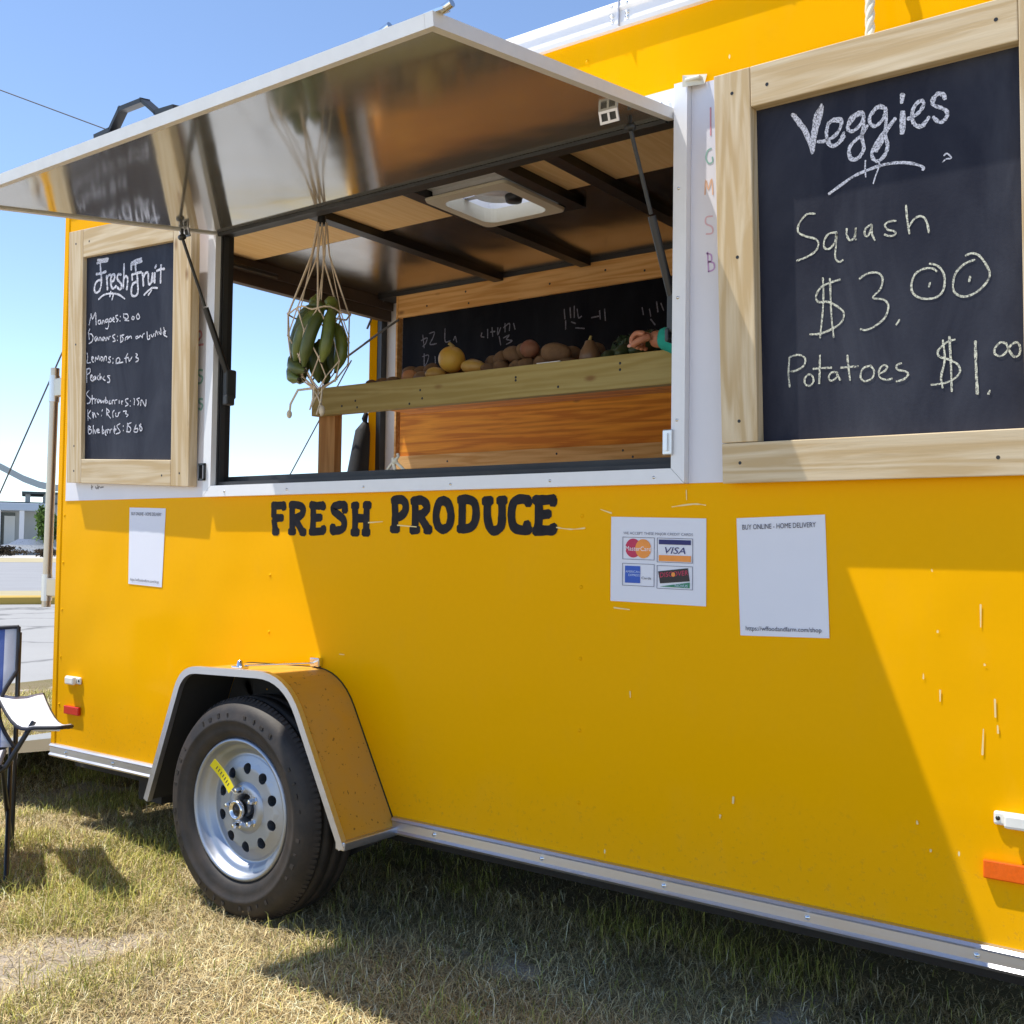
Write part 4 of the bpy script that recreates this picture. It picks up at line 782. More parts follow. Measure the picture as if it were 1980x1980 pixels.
dots('screw', 'black_metal', far, [(x, 1.6995, z) for x, z in [(-3.55, 2.35), (-3.3, 2.39), (-3.28, 2.33), (-2.8, 2.36), (-2.5, 2.38), (-2.3, 2.35), (-3.4, 1.56), (-2.75, 1.57), (-2.4, 1.57), (-2.35, 1.54)]], screw_y(0.0055, 0.001))
# shelf
SH = thing('display_shelf', (-2.2, 0.7, 0.42), 'pale wooden shelf with a plank front carrying the produce', 'shelf')
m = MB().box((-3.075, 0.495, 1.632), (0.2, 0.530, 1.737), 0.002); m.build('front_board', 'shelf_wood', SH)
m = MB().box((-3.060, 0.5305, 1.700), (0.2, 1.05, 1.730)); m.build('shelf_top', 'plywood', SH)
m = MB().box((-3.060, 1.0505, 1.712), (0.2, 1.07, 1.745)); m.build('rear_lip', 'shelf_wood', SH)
for x, y in ((-3.072, 0.5315), (-0.1, 0.5315), (-0.1, 0.98)):
    m = MB().box((x, y, 0.42), (x + 0.088, y + 0.038, 1.7115)); m.build('leg', 'post_wood', SH)
dots('screw', 'black_metal', SH, [(x, 0.4945, z) for x, z in [(-2.84, 1.675), (-2.83, 1.65), (-2.91, 1.66), (-2.52, 1.69), (-2.51, 1.66), (-2.57, 1.645), (-2.10, 1.69), (-2.10, 1.70), (-1.70, 1.69), (-1.70, 1.71), (-1.93, 1.655)]], screw_y(0.0045, 0.001))
lone(MB().box((-2.02, 0.50, 1.7385), (-1.93, 0.60, 1.7405)), 'paper_card', 'card_white', (-1.97, 0.55, 1.7385), 'white paper card lying on the shelf edge beside the brown potatoes', 'card')
# produce: one thing each, resting on the shelf top (z = 1.730)
def fruit(name, mat, c, r, sq, label, cat, group=None, sub=3, rough=0.05, rot=(0, 0, 0), seed=0, base=1.730):
    q = Matrix.Rotation(rot[2], 3, 'Z') @ Matrix.Rotation(rot[1], 3, 'Y') @ Matrix.Rotation(rot[0], 3, 'X')
    r *= 0.9; mb = MB().blob((0, 0, 0), r, sq, sub, rough, q.to_quaternion(), seed); z0 = min(p[2] for p in mb.v)
    mb.v = [(p[0] + c[0], p[1] + c[1], p[2] - z0 + base) for p in mb.v]
    return lone(mb, name, mat, (c[0], c[1], base), label, cat, group)
ml = thing('melon', (-2.452, 0.585, 1.760), 'round orange-yellow melon standing highest on the shelf', 'melon')
m = MB().blob((-2.452, 0.585, 1.760 + 0.047), 0.048, (1, 1, 0.98), 4, 0.015, None, 5); m.build('flesh', 'melon_skin', ml)
m = MB().tube([(-2.452, 0.585, 1.852), (-2.455, 0.583, 1.860), (-2.462, 0.58, 1.865)], [0.012, 0.006, 0.007], 8); m.build('stem', 'stem', ml)
fruit('mango', 'mango_skin', (-2.352, 0.583, 0), 0.036, (1.45, 0.9, 0.85), 'yellow mango lying right of the round melon', 'mango', 'mangoes on the shelf', rot=(0, 0.1, 0.3), seed=2, base=1.742)
fruit('mango', 'mango_skin', (-2.527, 0.585, 0), 0.032, (1.35, 0.9, 0.85), 'yellow mango tucked left of the round melon', 'mango', 'mangoes on the shelf', rot=(0, 0, 0.8), seed=3, base=1.736)
fruit('mango', 'mango_skin', (-2.452, 0.60, 0), 0.022, (1.9, 1.2, 0.68), 'flattish yellow mango underneath the round melon', 'mango', 'mangoes on the shelf', rot=(0, 0, 0.2), seed=4)
fruit('onion', 'onion_skin', (-2.592, 0.585, 0), 0.032, (1.2, 1, 0.82), 'tan onion between the peach and the yellow mangoes', 'onion', seed=6)
fruit('peach', 'peach_skin', (-2.652, 0.585, 0), 0.034, (1.05, 1, 0.92), 'reddish peach left of the tan onion', 'peach', seed=7)
for i, (x, nm) in enumerate(((-2.735, 'small brown potato left of the reddish peach'), (-2.795, 'dusky small potato second from the shelf end, among the low ones'), (-2.862, 'flat brown potato nearest the hanging net'))):
    fruit('potato', 'potato_skin', (x, 0.585 + 0.01 * i, 0), 0.026, (1.4, 1, 0.86), nm, 'potato', 'potatoes on the shelf', rough=0.09, rot=(0, 0, i * 0.9), seed=20 + i)
pile = [(-2.285, 0.59, 1.730, 'brown potato at the left foot of the potato pile', 0.030), (-2.235, 0.60, 1.730, 'brown potato second from the left at the foot of the pile', 0.032), (-2.175, 0.60, 1.730, 'brown potato at the middle foot of the pile', 0.031),
        (-2.13, 0.595, 1.730, 'brown potato below the pinkish potato', 0.030), (-2.255, 0.615, 1.770, 'brown potato low on the left slope of the pile', 0.030), (-2.205, 0.62, 1.778, 'brown potato halfway up the pile', 0.033), (-2.155, 0.625, 1.780, 'brown potato high on the pile, touching the pinkish one', 0.034), (-2.075, 0.60, 1.730, 'brown potato right of the pile under the big tan potato', 0.030)]
for i, (x, y, b, lb, r) in enumerate(pile):
    fruit('potato', 'potato_skin', (x, y, 0), r, (1.3, 1, 0.86), lb, 'potato', 'potatoes on the shelf', rough=0.10, rot=(0.2 * i, 0.3, i * 1.3), seed=40 + i, base=b)
fruit('red_potato', 'red_potato', (-2.118, 0.60, 0), 0.036, (1.1, 1, 0.95), 'pinkish red potato on top of the pile', 'potato', rough=0.08, seed=60, base=1.782)
fruit('large_potato', 'potato_skin', (-2.010, 0.60, 0), 0.042, (1.45, 1, 0.9), 'big tan potato beside the white card', 'potato', rough=0.07, rot=(0, 0.1, 0.2), seed=61, base=1.755)
fruit('large_potato', 'potato_skin', (-1.985, 0.61, 0), 0.034, (1.5, 1, 0.7), 'dark potato beneath the big tan one', 'potato', rough=0.07, seed=62, base=1.730)
rb = random.Random(77); p0 = None
for k in range(14):
    x = -2.72 + k * 0.062 + rb.uniform(-0.012, 0.012); y = 0.655 + rb.uniform(-0.01, 0.02)
    if p0 is None: p0 = fruit('potato', 'potato_skin', (x, y, 0), 0.034, (1.25, 1, 0.88), 'small brown potato in the rear row of the shelf produce', 'potato', 'potatoes in the rear row', rough=0.10, seed=90, base=1.760)
    else:
        c = p0.copy(); col.objects.link(c); c.location = (x, y, 1.730 + rb.uniform(0.026, 0.040)); c.rotation_euler = (rb.uniform(-.3, .3), rb.uniform(-.3, .3), rb.uniform(0, 6.2))
sq = thing('squash', (-1.885, 0.61, 1.735), 'pear-shaped pale squash standing amid the dark greens', 'squash')
m = MB().lathe([(0.0001, 0), (0.026, 0.003), (0.036, 0.024), (0.031, 0.048), (0.019, 0.070), (0.015, 0.082), (0.0001, 0.087)], (-1.885, 0.61, 1.735), 'z', 20); m.build('flesh', 'onion_skin', sq)
m = MB().tube([(-1.885, 0.61, 1.820), (-1.88, 0.61, 1.834)], [0.006, 0.004], 6); m.build('stem', 'stem', sq)
for i, (x, b, lb) in enumerate(((-1.83, 1.73, 'dark green cucumber right of the pale squash'), (-1.765, 1.745, 'dark green cucumber in the middle of the greens'), (-1.70, 1.75, 'dark green cucumber next to the resting hand'))):
    fruit('cucumber', 'green_skin', (x, 0.64, 0), 0.03, (1.0, 2.2, 0.95), lb, 'cucumber', 'cucumbers on the shelf', rough=0.05, rot=(0.35, 0.1, 0.4 - i * 0.4), seed=70 + i, base=b)
def leafy(c, r, nleaf, seed, label):
    """a head of curly greens: many small cupped leaves round a stalk"""
    rr = random.Random(seed); t = thing('leafy_greens', c, label, 'greens', 'greens on the shelf'); m = MB()
    cols = []
    for k in range(nleaf):
        th, ph = rr.uniform(0, 6.28), rr.uniform(0.15, 1.5); d = V(math.cos(th) * math.sin(ph), math.sin(th) * math.sin(ph), math.cos(ph))
        p = Vector(c) + V(0, 0, 0.012) + d * r * rr.uniform(0.55, 1.0); sd = d.orthogonal().normalized(); sd.rotate(Matrix.Rotation(rr.uniform(0, 6.28), 3, d)); u = d.cross(sd); s = rr.uniform(0.012, 0.022)
        m.add([p - sd * s, p + u * s * 0.8 + d * s * 0.5, p + sd * s, p - u * s * 0.8 + d * s * 0.3], [(0, 1, 2, 3)])
    m.build('leaves', 'green_skin', t); m = MB().tube([Vector(c), Vector(c) + V(0, 0, r * 0.8)], [0.012, 0.008], 8); m.build('stalk', 'stem', t)
leafy((-1.79, 0.70, 1.762), 0.062, 160, 1, 'curly dark greens behind the cucumbers, nearer the pale squash')
leafy((-1.70, 0.70, 1.770), 0.066, 160, 2, 'curly dark greens behind the cucumbers, nearer the hand')

# ------------------------------------------------------------------ framed chalkboard signs on the outside
def board_sign(BL, U, Vv, Wd, Hd, ins, keys, label, rec, nails):
    """ins = (left, bottom, right, top) inner edges; local plane (u, v), front face n = 0"""
    BL, U, Vv = Vector(BL), Vector(U).normalized(), Vector(Vv).normalized(); Nn = U.cross(Vv).normalized()
    P = lambda u, v, n=0.0: BL + U * u + Vv * v + Nn * n
    t = thing('chalkboard_sign', tuple(BL), label, 'sign', 'framed chalkboards on the trailer side'); l, b, r, tp = ins; D = 0.036
    def bar(u0, v0, u1, v1, mat):
        m = MB().obox(P(u0, v0, -D), U * (u1 - u0), Vv * (v1 - v0), Nn * D, 0.0022); return m.build('frame_board', mat, t)
    if nails == 'right':
        bar(0, b + 0.001, l - 0.0008, Hd, 'pine_z'); bar(l, tp, r, Hd, 'pine_x'); bar(r + 0.0008, b + 0.001, Wd, Hd, 'pine_z'); bar(0, 0, Wd, b, 'pine_x')
    else:
        bar(0, 0, l - 0.0008, Hd, 'pine_z'); bar(l, tp, r, Hd, 'pine_x'); bar(r + 0.0008, 0, Wd, Hd, 'pine_z'); bar(l, 0, r, b, 'pine_x')
    m = MB().obox(P(l - 0.001, b - 0.001, -D - 0.002), U * (r - l + 0.002), Vv * (tp - b + 0.002), Nn * (D + 0.002 - rec)); m.build('board', 'chalkboard', t)
    for key, mat, lines in keys:
        strokes(key, mat, t, lambda u, v, k: P(u, v, -rec + 0.0007 + k * 0.8), 'chalk_line', lambda p: sum(sum(q[1] for q in p) / len(p) < z for z in lines), 0.22)
    pts = [P(u, v, 0.0003) for (u, v) in ((l * .5, Hd - .05), (l + .04, Hd - .05), (r - .04, Hd - .04), ((r + Wd) / 2, Hd - .06), (l * .5, b + .05), (l * .5, b * .5), ((r + Wd) / 2, b * .5), (r - .05, b * .4), (l * .55, Hd * .55))]
    dots('nail_head', 'black_metal', t, pts, lambda m, c: m.add([c + U * 0.0042 * math.cos(a) + Vv * 0.0042 * math.sin(a) for a in [k * math.pi / 4 for k in range(8)]], [tuple(range(8))]))
    return t, P
vs_, PRr = board_sign((-1.0983, -0.042, 1.2911), (1, 0, 0), (0, -0.0665, 0.9978), 0.745, 0.9475, (0.0905, 0.0935, 0.6525, 0.856), (('veg', 'chalk_white', ()), ('squash', 'chalk_yellow', (0.49, 0.30))), 'pine framed chalkboard headed Veggies with squash and potato prices', 0.0335, 'right')
fs_, PLl = board_sign((-3.862, -0.040, 1.3656), (0.999, 0, -0.0449), (0.0449, -0.0467, 0.9979), 0.757, 0.9635, (0.098, 0.0915, 0.655, 0.857), (('fruit', 'chalk_white', (0.66, 0.545, 0.47, 0.39, 0.31, 0.24)),), 'pine framed chalkboard headed Fresh Fruit listing seven fruit prices', 0.016, 'left')

# paper signs stuck to the yellow side (the printed code squares are left blank)
def paper(name, quad, label):
    t = thing(name, (quad[3][0], -0.002, quad[3][1]), label, 'paper sign', 'paper signs stuck to the trailer')
    def at(u, v, y=-0.0022):   # u, v in 0..1 from bottom left
        (ax, az), (bx, bz), (cx, cz), (dx, dz) = quad
        x = (dx * (1 - u) + cx * u) * (1 - v) + (ax * (1 - u) + bx * u) * v; z = (dz * (1 - u) + cz * u) * (1 - v) + (az * (1 - u) + bz * u) * v
        return V(x, y, z)
    n = 6; vs = []; fs = []
    for j in range(n + 1):
        for i in range(n + 1): vs.append(at(i / n, j / n, -0.0016 - 0.0010 * math.sin(i * 1.3 + j) ** 2 * (1 if 0 < i < n and 0 < j < n else 0.3)))
    for j in range(n):
        for i in range(n): k = j * (n + 1) + i; fs.append((k, k + 1, k + n + 2, k + n + 1))
    MB().add(vs, fs, True).build('sheet', 'paper', t); return t, at
YI = -0.0034
tp_, A1 = paper('paper_sign', [(-1.425, 1.217), (-1.159, 1.211), (-1.158, 1.000), (-1.425, 1.003)], 'white paper with four payment card emblems')
def rect(at, u0, v0, u1, v1, y=YI): return MB().add([at(u0, v0, y), at(u1, v0, y), at(u1, v1, y), at(u0, v1, y)], [(0, 1, 2, 3)])
def outline(at, u0, v0, u1, v1, w=0.006):
    m = MB()
    for a in ((u0, v0, u1, v0 + w), (u0, v1 - w, u1, v1), (u0, v0 + w, u0 + w, v1 - w), (u1 - w, v0 + w, u1, v1 - w)):
        q = rect(at, *a); m.add(q.v, q.f)
    return m
def words(at, body, u0, v0, u1, h, mat, par, y=YI - 0.0004, shear=0.0, name='printed_words'):
    asp = 0.94
    text_mesh(body, h * 1.35, lambda a, b: at(u0 + a, v0 + b, y), u1 - u0, shear).build(name, mat, par)
words(A1, 'WE ACCEPT THESE MAJOR CREDIT CARDS', 0.14, 0.795, 0.87, 0.033, 'ink_grey', tp_)
cells = {'a': (0.13, 0.50, 0.475, 0.765), 'b': (0.50, 0.48, 0.87, 0.765), 'c': (0.13, 0.19, 0.475, 0.455), 'd': (0.50, 0.175, 0.87, 0.445)}
mm = MB()
for c in cells.values(): q = outline(A1, *c); mm.add(q.v, q.f)
mm.build('card_outlines', 'ink_grey', tp_)
def disc2(at, cu, cv, ru, rv, y): return MB().add([at(cu + ru * math.cos(k * math.pi / 16), cv + rv * math.sin(k * math.pi / 16), y) for k in range(32)], [tuple(range(32))])
disc2(A1, 0.247, 0.635, 0.085, 0.112, YI).build('red_disc', 'card_red', tp_); disc2(A1, 0.355, 0.632, 0.085, 0.112, YI - 0.0002).build('orange_disc', 'card_orange', tp_)
words(A1, 'MasterCard', 0.165, 0.605, 0.44, 0.055, 'card_white', tp_, YI - 0.0005)
rect(A1, 0.52, 0.69, 0.85, 0.745).build('navy_band', 'card_navy', tp_); rect(A1, 0.52, 0.495, 0.85, 0.565).build('orange_band', 'card_orange', tp_)
words(A1, 'VISA', 0.585, 0.585, 0.795, 0.08, 'card_navy', tp_, YI - 0.0003, 0.25)
rect(A1, 0.16, 0.225, 0.325, 0.425).build('blue_square', 'card_blue', tp_)
words(A1, 'AMERICAN', 0.168, 0.345, 0.318, 0.028, 'card_pale', tp_); words(A1, 'EXPRESS', 0.20, 0.305, 0.32, 0.028, 'card_pale', tp_); words(A1, 'Cards', 0.34, 0.275, 0.44, 0.030, 'ink_dark', tp_)
MB().add([A1(0.535, 0.235, YI), A1(0.84, 0.275, YI), A1(0.82, 0.425, YI), A1(0.515, 0.375, YI)], [(0, 1, 2, 3)]).build('dark_card', 'card_black', tp_)
MB().add([A1(0.53, 0.200, YI), A1(0.84, 0.195, YI), A1(0.84, 0.262, YI)], [(0, 1, 2)]).build('green_card', 'card_green', tp_)
words(lambda u, v, y: A1(u, v + 0.14 * (u - 0.5), y), 'DISCOVER', 0.535, 0.300, 0.825, 0.06, 'card_red', tp_)
disc2(A1, 0.672, 0.345, 0.020, 0.026, YI - 0.0006).build('orange_dot', 'card_orange', tp_)
words(A1, 'NOVUS', 0.69, 0.205, 0.82, 0.030, 'card_pale', tp_)
for quad, lb, sz in (([(-1.081, 1.211), (-0.867, 1.218), (-0.856, 0.942), (-1.069, 0.936)], 'paper reading BUY ONLINE, beside the card emblem paper', 1), ([(-3.502, 1.266), (-3.283, 1.260), (-3.295, 0.977), (-3.498, 0.984)], 'paper reading BUY ONLINE, below the Fresh Fruit board', 2)):
    t2, A2 = paper('paper_sign', quad, lb)
    words(A2, 'BUY ONLINE - HOME DELIVERY', 0.07, 0.900, 0.90, 0.045, 'ink_dark', t2)
    words(A2, 'https://wffoodandfarm.com/shop', 0.07, 0.045, 0.92, 0.040, 'ink_dark', t2)

# ropes: one holding the right board, one cable each side of the ramp, one inside
def twisted(pts, r, name, mat, base, label, cat, par=None, turns=60):
    pts = [Vector(p) for p in pts]; m = MB(); L = sum((b - a).length for a, b in zip(pts[:-1], pts[1:])); n = int(max(12, L / (r * 1.1)))
    def P(t):
        d = t * L
        for a, b in zip(pts[:-1], pts[1:]):
            l = (b - a).length
            if d <= l + 1e-9: return a + (b - a) * (d / l), (b - a).normalized()
            d -= l
        return pts[-1], (pts[-1] - pts[-2]).normalized()
    for k in range(3):
        q = []
        for i in range(n + 1):
            p, dd = P(i / n); a = dd.orthogonal().normalized(); b = dd.cross(a); th = 2 * math.pi * (k / 3 + i / n * L / (r * 9))
            q.append(p + (a * math.cos(th) + b * math.sin(th)) * r * 0.5)
        m.tube(q, r * 0.62, 6)
    return lone(m, name, mat, base, label, cat)
twisted([PRr(0.358, 0.945, -0.016), V(-0.745, -0.075, 2.33), V(-0.745, -0.030, 2.54), V(-0.745, 0.02, 2.556)], 0.010, 'rope', 'rope_white', PRr(0.358, 0.945, -0.016), 'twisted white rope holding the top of the Veggies board', 'rope')
lone(MB().tube([(-3.975, 0.10, 2.14), (-4.138, 0.10, 1.945), (-4.619, 0.10, 1.348), (-5.62, 0.10, 0.105)], 0.0035, 6), 'ramp_cable', 'cable', (-3.975, 0.10, 2.14), 'thin grey steel cable slanting down behind the metal pole', 'cable', 'cables of the rear ramp')
lone(MB().tube([(-3.975, 1.6, 2.10), (-4.272, 1.6, 1.716), (-4.412, 1.6, 1.535), (-5.62, 1.6, 0.105)], 0.0035, 6), 'ramp_cable', 'cable', (-3.975, 1.6, 2.10), 'thin grey steel cable seen through the open rear doorway', 'cable', 'cables of the rear ramp')
lone(MB().tube([(-3.73, 1.69, 2.30), (-3.80, 1.64, 2.24), (-3.97, 1.582, 2.126), (-4.02, 1.56, 2.09)], 0.006, 6), 'tie_cord', 'cable', (-3.73, 1.69, 2.30), 'dark cord running from the inside menu board out the rear doorway', 'cord')
lone(MB().tube([(-3.86, 1.74, 2.45), (-3.93, 1.72, 2.38), (-3.965, 1.70, 2.28)], 0.006, 6), 'tie_cord', 'cable', (-3.86, 1.74, 2.45), 'short dark cord in the upper far corner by the doorway', 'cord')
m = MB(); kx, ky, kz = -2.215, 0.048, 1.372
m.tube([(kx - 0.045, ky, kz - 0.012), (kx - 0.02, ky - 0.004, kz + 0.010), (kx, ky - 0.008, kz + 0.022), (kx + 0.012, ky - 0.006, kz + 0.034), (kx + 0.004, ky, kz + 0.042)], 0.0045, 6)
m.tube([(kx + 0.04, ky, kz - 0.014), (kx + 0.02, ky - 0.004, kz + 0.004), (kx, ky - 0.008, kz + 0.020)], 0.0045, 6).tube([(kx - 0.005, ky - 0.012, kz + 0.03), (kx - 0.002, ky - 0.012, kz + 0.01), (kx + 0.006, ky - 0.012, kz - 0.006)], 0.0045, 6).blob((kx, ky - 0.008, kz + 0.02), 0.010, (1, 1, 1), 2)
lone(m, 'rope_knot', 'rope_white', (kx, ky, kz - 0.014), 'short white rope tied in a knot on the window sill', 'rope')
# black bag hung by the rear doorway
m = MB(); bx, by = -4.0, 1.742
m.tube([(bx, by, 1.842), (bx, by - 0.012, 1.81), (bx, by - 0.005, 1.786)], [0.012, 0.016, 0.010], 10)
m.tube([(bx, by - 0.002, 1.79), (bx, by - 0.024, 1.74), (bx, by - 0.035, 1.66), (bx, by - 0.055, 1.52), (bx, by - 0.07, 1.36), (bx, by - 0.06, 1.22)], [0.018, 0.040, 0.046, 0.056, 0.062, 0.05], 14)
lone(m, 'bag', 'bag_black', (bx, by, 1.2), 'slim black bag hanging at the yellow rear corner post', 'bag')

# metal pole fixed beside the rear opening
pl = thing('metal_pole', (-4.21, 0.1, 0.86), 'brushed metal pole with two clamps beside the trailer rear', 'pole')
m = MB().tube([(-4.205, 0.10, 1.862), (-4.222, 0.10, 0.865)], 0.0180, 20); m.build('tube', 'pole_metal', pl)
for z, x in ((1.775, -4.206), (0.945, -4.221)):
    b = MB().tube([(x, 0.10, z - 0.055), (x, 0.10, z + 0.055)], 0.0215, 20).build('clamp', 'aluminium_z', pl)
    m = MB().box((x + 0.02, 0.085, z - 0.035), (XL - 0.001, 0.115, z + 0.04), 0.004); m.build('bracket', 'pole_metal', b)

# ------------------------------------------------------------------ bananas in a hanging net
NC = V(-2.592, 0.075, 0); ZH = 2.196
net = thing('hanging_net', (NC.x, NC.y, ZH), 'knotted cord net hanging from the top of the serving window', 'net')
def ring(z, r, n, ph=0.0):
    r *= 0.83
    return [V(NC.x + r * math.cos(2 * math.pi * k / n + ph), NC.y + r * math.sin(2 * math.pi * k / n + ph), z) for k in range(n)]
cord = MB(); K = 8
top = ring(ZH, 0.022, K); mid = ring(2.085, 0.036, K, math.pi / K); r1 = ring(1.892, 0.118, K); r2_ = ring(1.815, 0.124, K, math.pi / K); r3 = ring(1.735, 0.110, K); r4 = ring(1.675, 0.070, K, math.pi / K); bot = ring(1.650, 0.022, K)
cr = 0.0023
cord.tube(ring(1.892, 0.118, 40) + ring(1.892, 0.118, 40)[:1], 0.003, 6, False)
for k in range(K):
    cord.tube([top[k], mid[k]], cr, 6); cord.tube([top[k], mid[k - 1]], cr, 6)
    cord.tube([mid[k], r1[k]], cr, 6); cord.tube([mid[k - 1], r1[k]], cr, 6) if k % 2 else None
    pass
    for a, b in ((r1, r2_), (r3, r4)):
        cord.tube([a[k], b[k]], cr, 6); cord.tube([a[k], b[k - 1]], cr, 6)
    for a, b in ((r2_, r3), (r4, bot)):
        cord.tube([a[k], b[k]], cr, 6); cord.tube([a[k], b[(k + 1) % K]], cr, 6)
    for q in (r1, r2_, r3, r4): cord.blob(q[k], cr * 2.1, (1, 1, 1), 1)
rr = random.Random(12); cord.v = [(p[0] + 0.004 * math.sin(p[2] * 70 + p[0] * 90), p[1] + 0.004 * math.sin(p[2] * 55 + 1 + p[1] * 80), p[2] + 0.006 * math.sin(p[0] * 60 + p[1] * 45)) for p in cord.v]
cord.build('cord_mesh', 'cord_jute', net)
m = MB()
rr = random.Random(9)
for k in range(7):
    a = bot[k]; q = V(NC.x + rr.uniform(-0.03, 0.04), NC.y + rr.uniform(-0.03, 0.03), 1.575 + rr.uniform(-0.02, 0.02)); m.tube([a, (a + q) / 2 + V(rr.uniform(-.01, .01), 0, 0), q], 0.0026, 6)
m.tube([bot[4], V(NC.x - 0.075, NC.y - 0.02, 1.645), V(NC.x - 0.098, NC.y - 0.03, 1.60), V(NC.x - 0.102, NC.y - 0.03, 1.57)], 0.004, 6); m.blob((NC.x - 0.103, NC.y - 0.03, 1.566), 0.009, (1, 1, 1.6), 2); m.blob((NC.x + 0.03, NC.y - 0.01, 1.572), 0.010, (1, 1, 1.8), 2)
m.build('tassel', 'rope', net)
m = MB().tube([(NC.x, NC.y, ZH - 0.01), (NC.x, NC.y, ZH + 0.02)], 0.014, 10).tube([(NC.x, NC.y, ZH + 0.02), (NC.x, NC.y - 0.02, ZH + 0.03), (NC.x, 0.06, ZH + 0.035)], 0.004, 8); m.build('hook', 'black_metal', net)
bun = thing('banana_bunch', (NC.x, NC.y, 1.66), 'bunch of green bananas held in the hanging cord net', 'bananas')
VR = V(0.804, -0.595, 0)      # roughly across the net as one faces it
VD = V(0.595, 0.804, 0)
def banana(p0, p1, p2, r=0.0215):
    p0, p1, p2 = (V(NC.x, NC.y, 0) + VR * a * 0.84 + VD * d * 0.84 + V(0, 0, z) for a, d, z in (p0, p1, p2)); pts = []; rs = []
    for i in range(13):
        t = i / 12; pts.append(p0 * (1 - t) ** 2 + p1 * 2 * t * (1 - t) + p2 * t * t); rs.append(r * (0.35 + 0.65 * min(1, (t / 0.18)) if t < 0.18 else (1.0 if t < 0.78 else 1 - (t - 0.78) / 0.22 * 0.72)))
    o = MB().tube(pts, rs, 7).build('banana', 'banana_skin' if rng.random() < 0.55 else 'banana_skin_dark', bun)
    m = MB().tube([pts[0] - (pts[1] - pts[0]) * 0.7, pts[0]], [0.007, r * 0.36], 7); m.build('stem', 'banana_skin', o)
    m = MB().blob(pts[-1], r * 0.34, (1, 1, 1), 1); m.build('tip', 'banana_tip', o)
for b in (((0.055, 0.01, 1.905), (-0.02, -0.05, 1.945), (-0.115, -0.03, 1.815)), ((0.06, -0.02, 1.895), (0.00, -0.085, 1.905), (-0.075, -0.07, 1.775)),
          ((0.075, -0.02, 1.89), (0.035, -0.10, 1.86), (-0.030, -0.09, 1.735)), ((0.085, -0.01, 1.89), (0.085, -0.09, 1.84), (0.025, -0.09, 1.715)),
          ((0.095, 0.0, 1.89), (0.130, -0.06, 1.81), (0.075, -0.065, 1.705)), ((0.10, 0.03, 1.895), (0.150, 0.02, 1.80), (0.100, 0.00, 1.720)),
          ((-0.015, -0.01, 1.955), (-0.02, -0.02, 1.92), (-0.085, -0.01, 1.85)), ((0.11, 0.02, 1.905), (0.05, 0.05, 1.945), (-0.02, 0.05, 1.88)),
          ((0.03, 0.05, 1.86), (0.09, 0.10, 1.79), (0.05, 0.06, 1.70)), ((-0.02, 0.06, 1.86), (-0.10, 0.07, 1.80), (-0.05, 0.05, 1.71)),
          ((-0.120, -0.03, 1.775), (-0.125, -0.06, 1.695), (-0.030, -0.07, 1.672)), ((-0.095, -0.065, 1.745), (-0.06, -0.12, 1.685), (0.045, -0.08, 1.668)),
          ((-0.060, -0.075, 1.755), (0.00, -0.125, 1.715), (0.085, -0.06, 1.690)), ((0.0, 0.0, 1.80), (0.03, -0.03, 1.74), (0.01, 0.0, 1.67)), ((-0.08, 0.02, 1.78), (-0.09, 0.03, 1.72), (-0.01, 0.03, 1.665))):
    banana(*b)

# ------------------------------------------------------------------ person behind the counter, fist resting on the shelf edge
def skin_mesh(name, joints, edges, mat, parent, levels=2, root=0):
    o0 = ORG.get(parent, V(0, 0, 0)); me = bpy.data.meshes.new(name); me.from_pydata([tuple(Vector(j[:3]) - o0) for j in joints], edges, []); me.update()
    o = bpy.data.objects.new(name, me); col.objects.link(o); sk = o.modifiers.new('skin', 'SKIN'); sk.use_smooth_shade = True; sk.branch_smoothing = 0.6
    sv = me.skin_vertices[0].data if me.skin_vertices else None
    if sv is None: me.attributes.new('skin', 'FLOAT', 'POINT')
    for i, j in enumerate(joints):
        r = j[3]; sv[i].radius = (r, j[4] if len(j) > 4 else r); sv[i].use_root = (i == root)
    sb = o.modifiers.new('subdivision', 'SUBSURF'); sb.levels = levels; sb.render_levels = levels
    dg = bpy.context.evaluated_depsgraph_get(); nm = bpy.data.meshes.new_from_object(o.evaluated_get(dg)); o.modifiers.clear(); o.data = nm; bpy.data.meshes.remove(me)
    nm.polygons.foreach_set('use_smooth', [True] * len(nm.polygons)); nm.materials.clear(); nm.materials.append(MATS[mat])
    o.parent = parent; ORG[o] = o0; return o
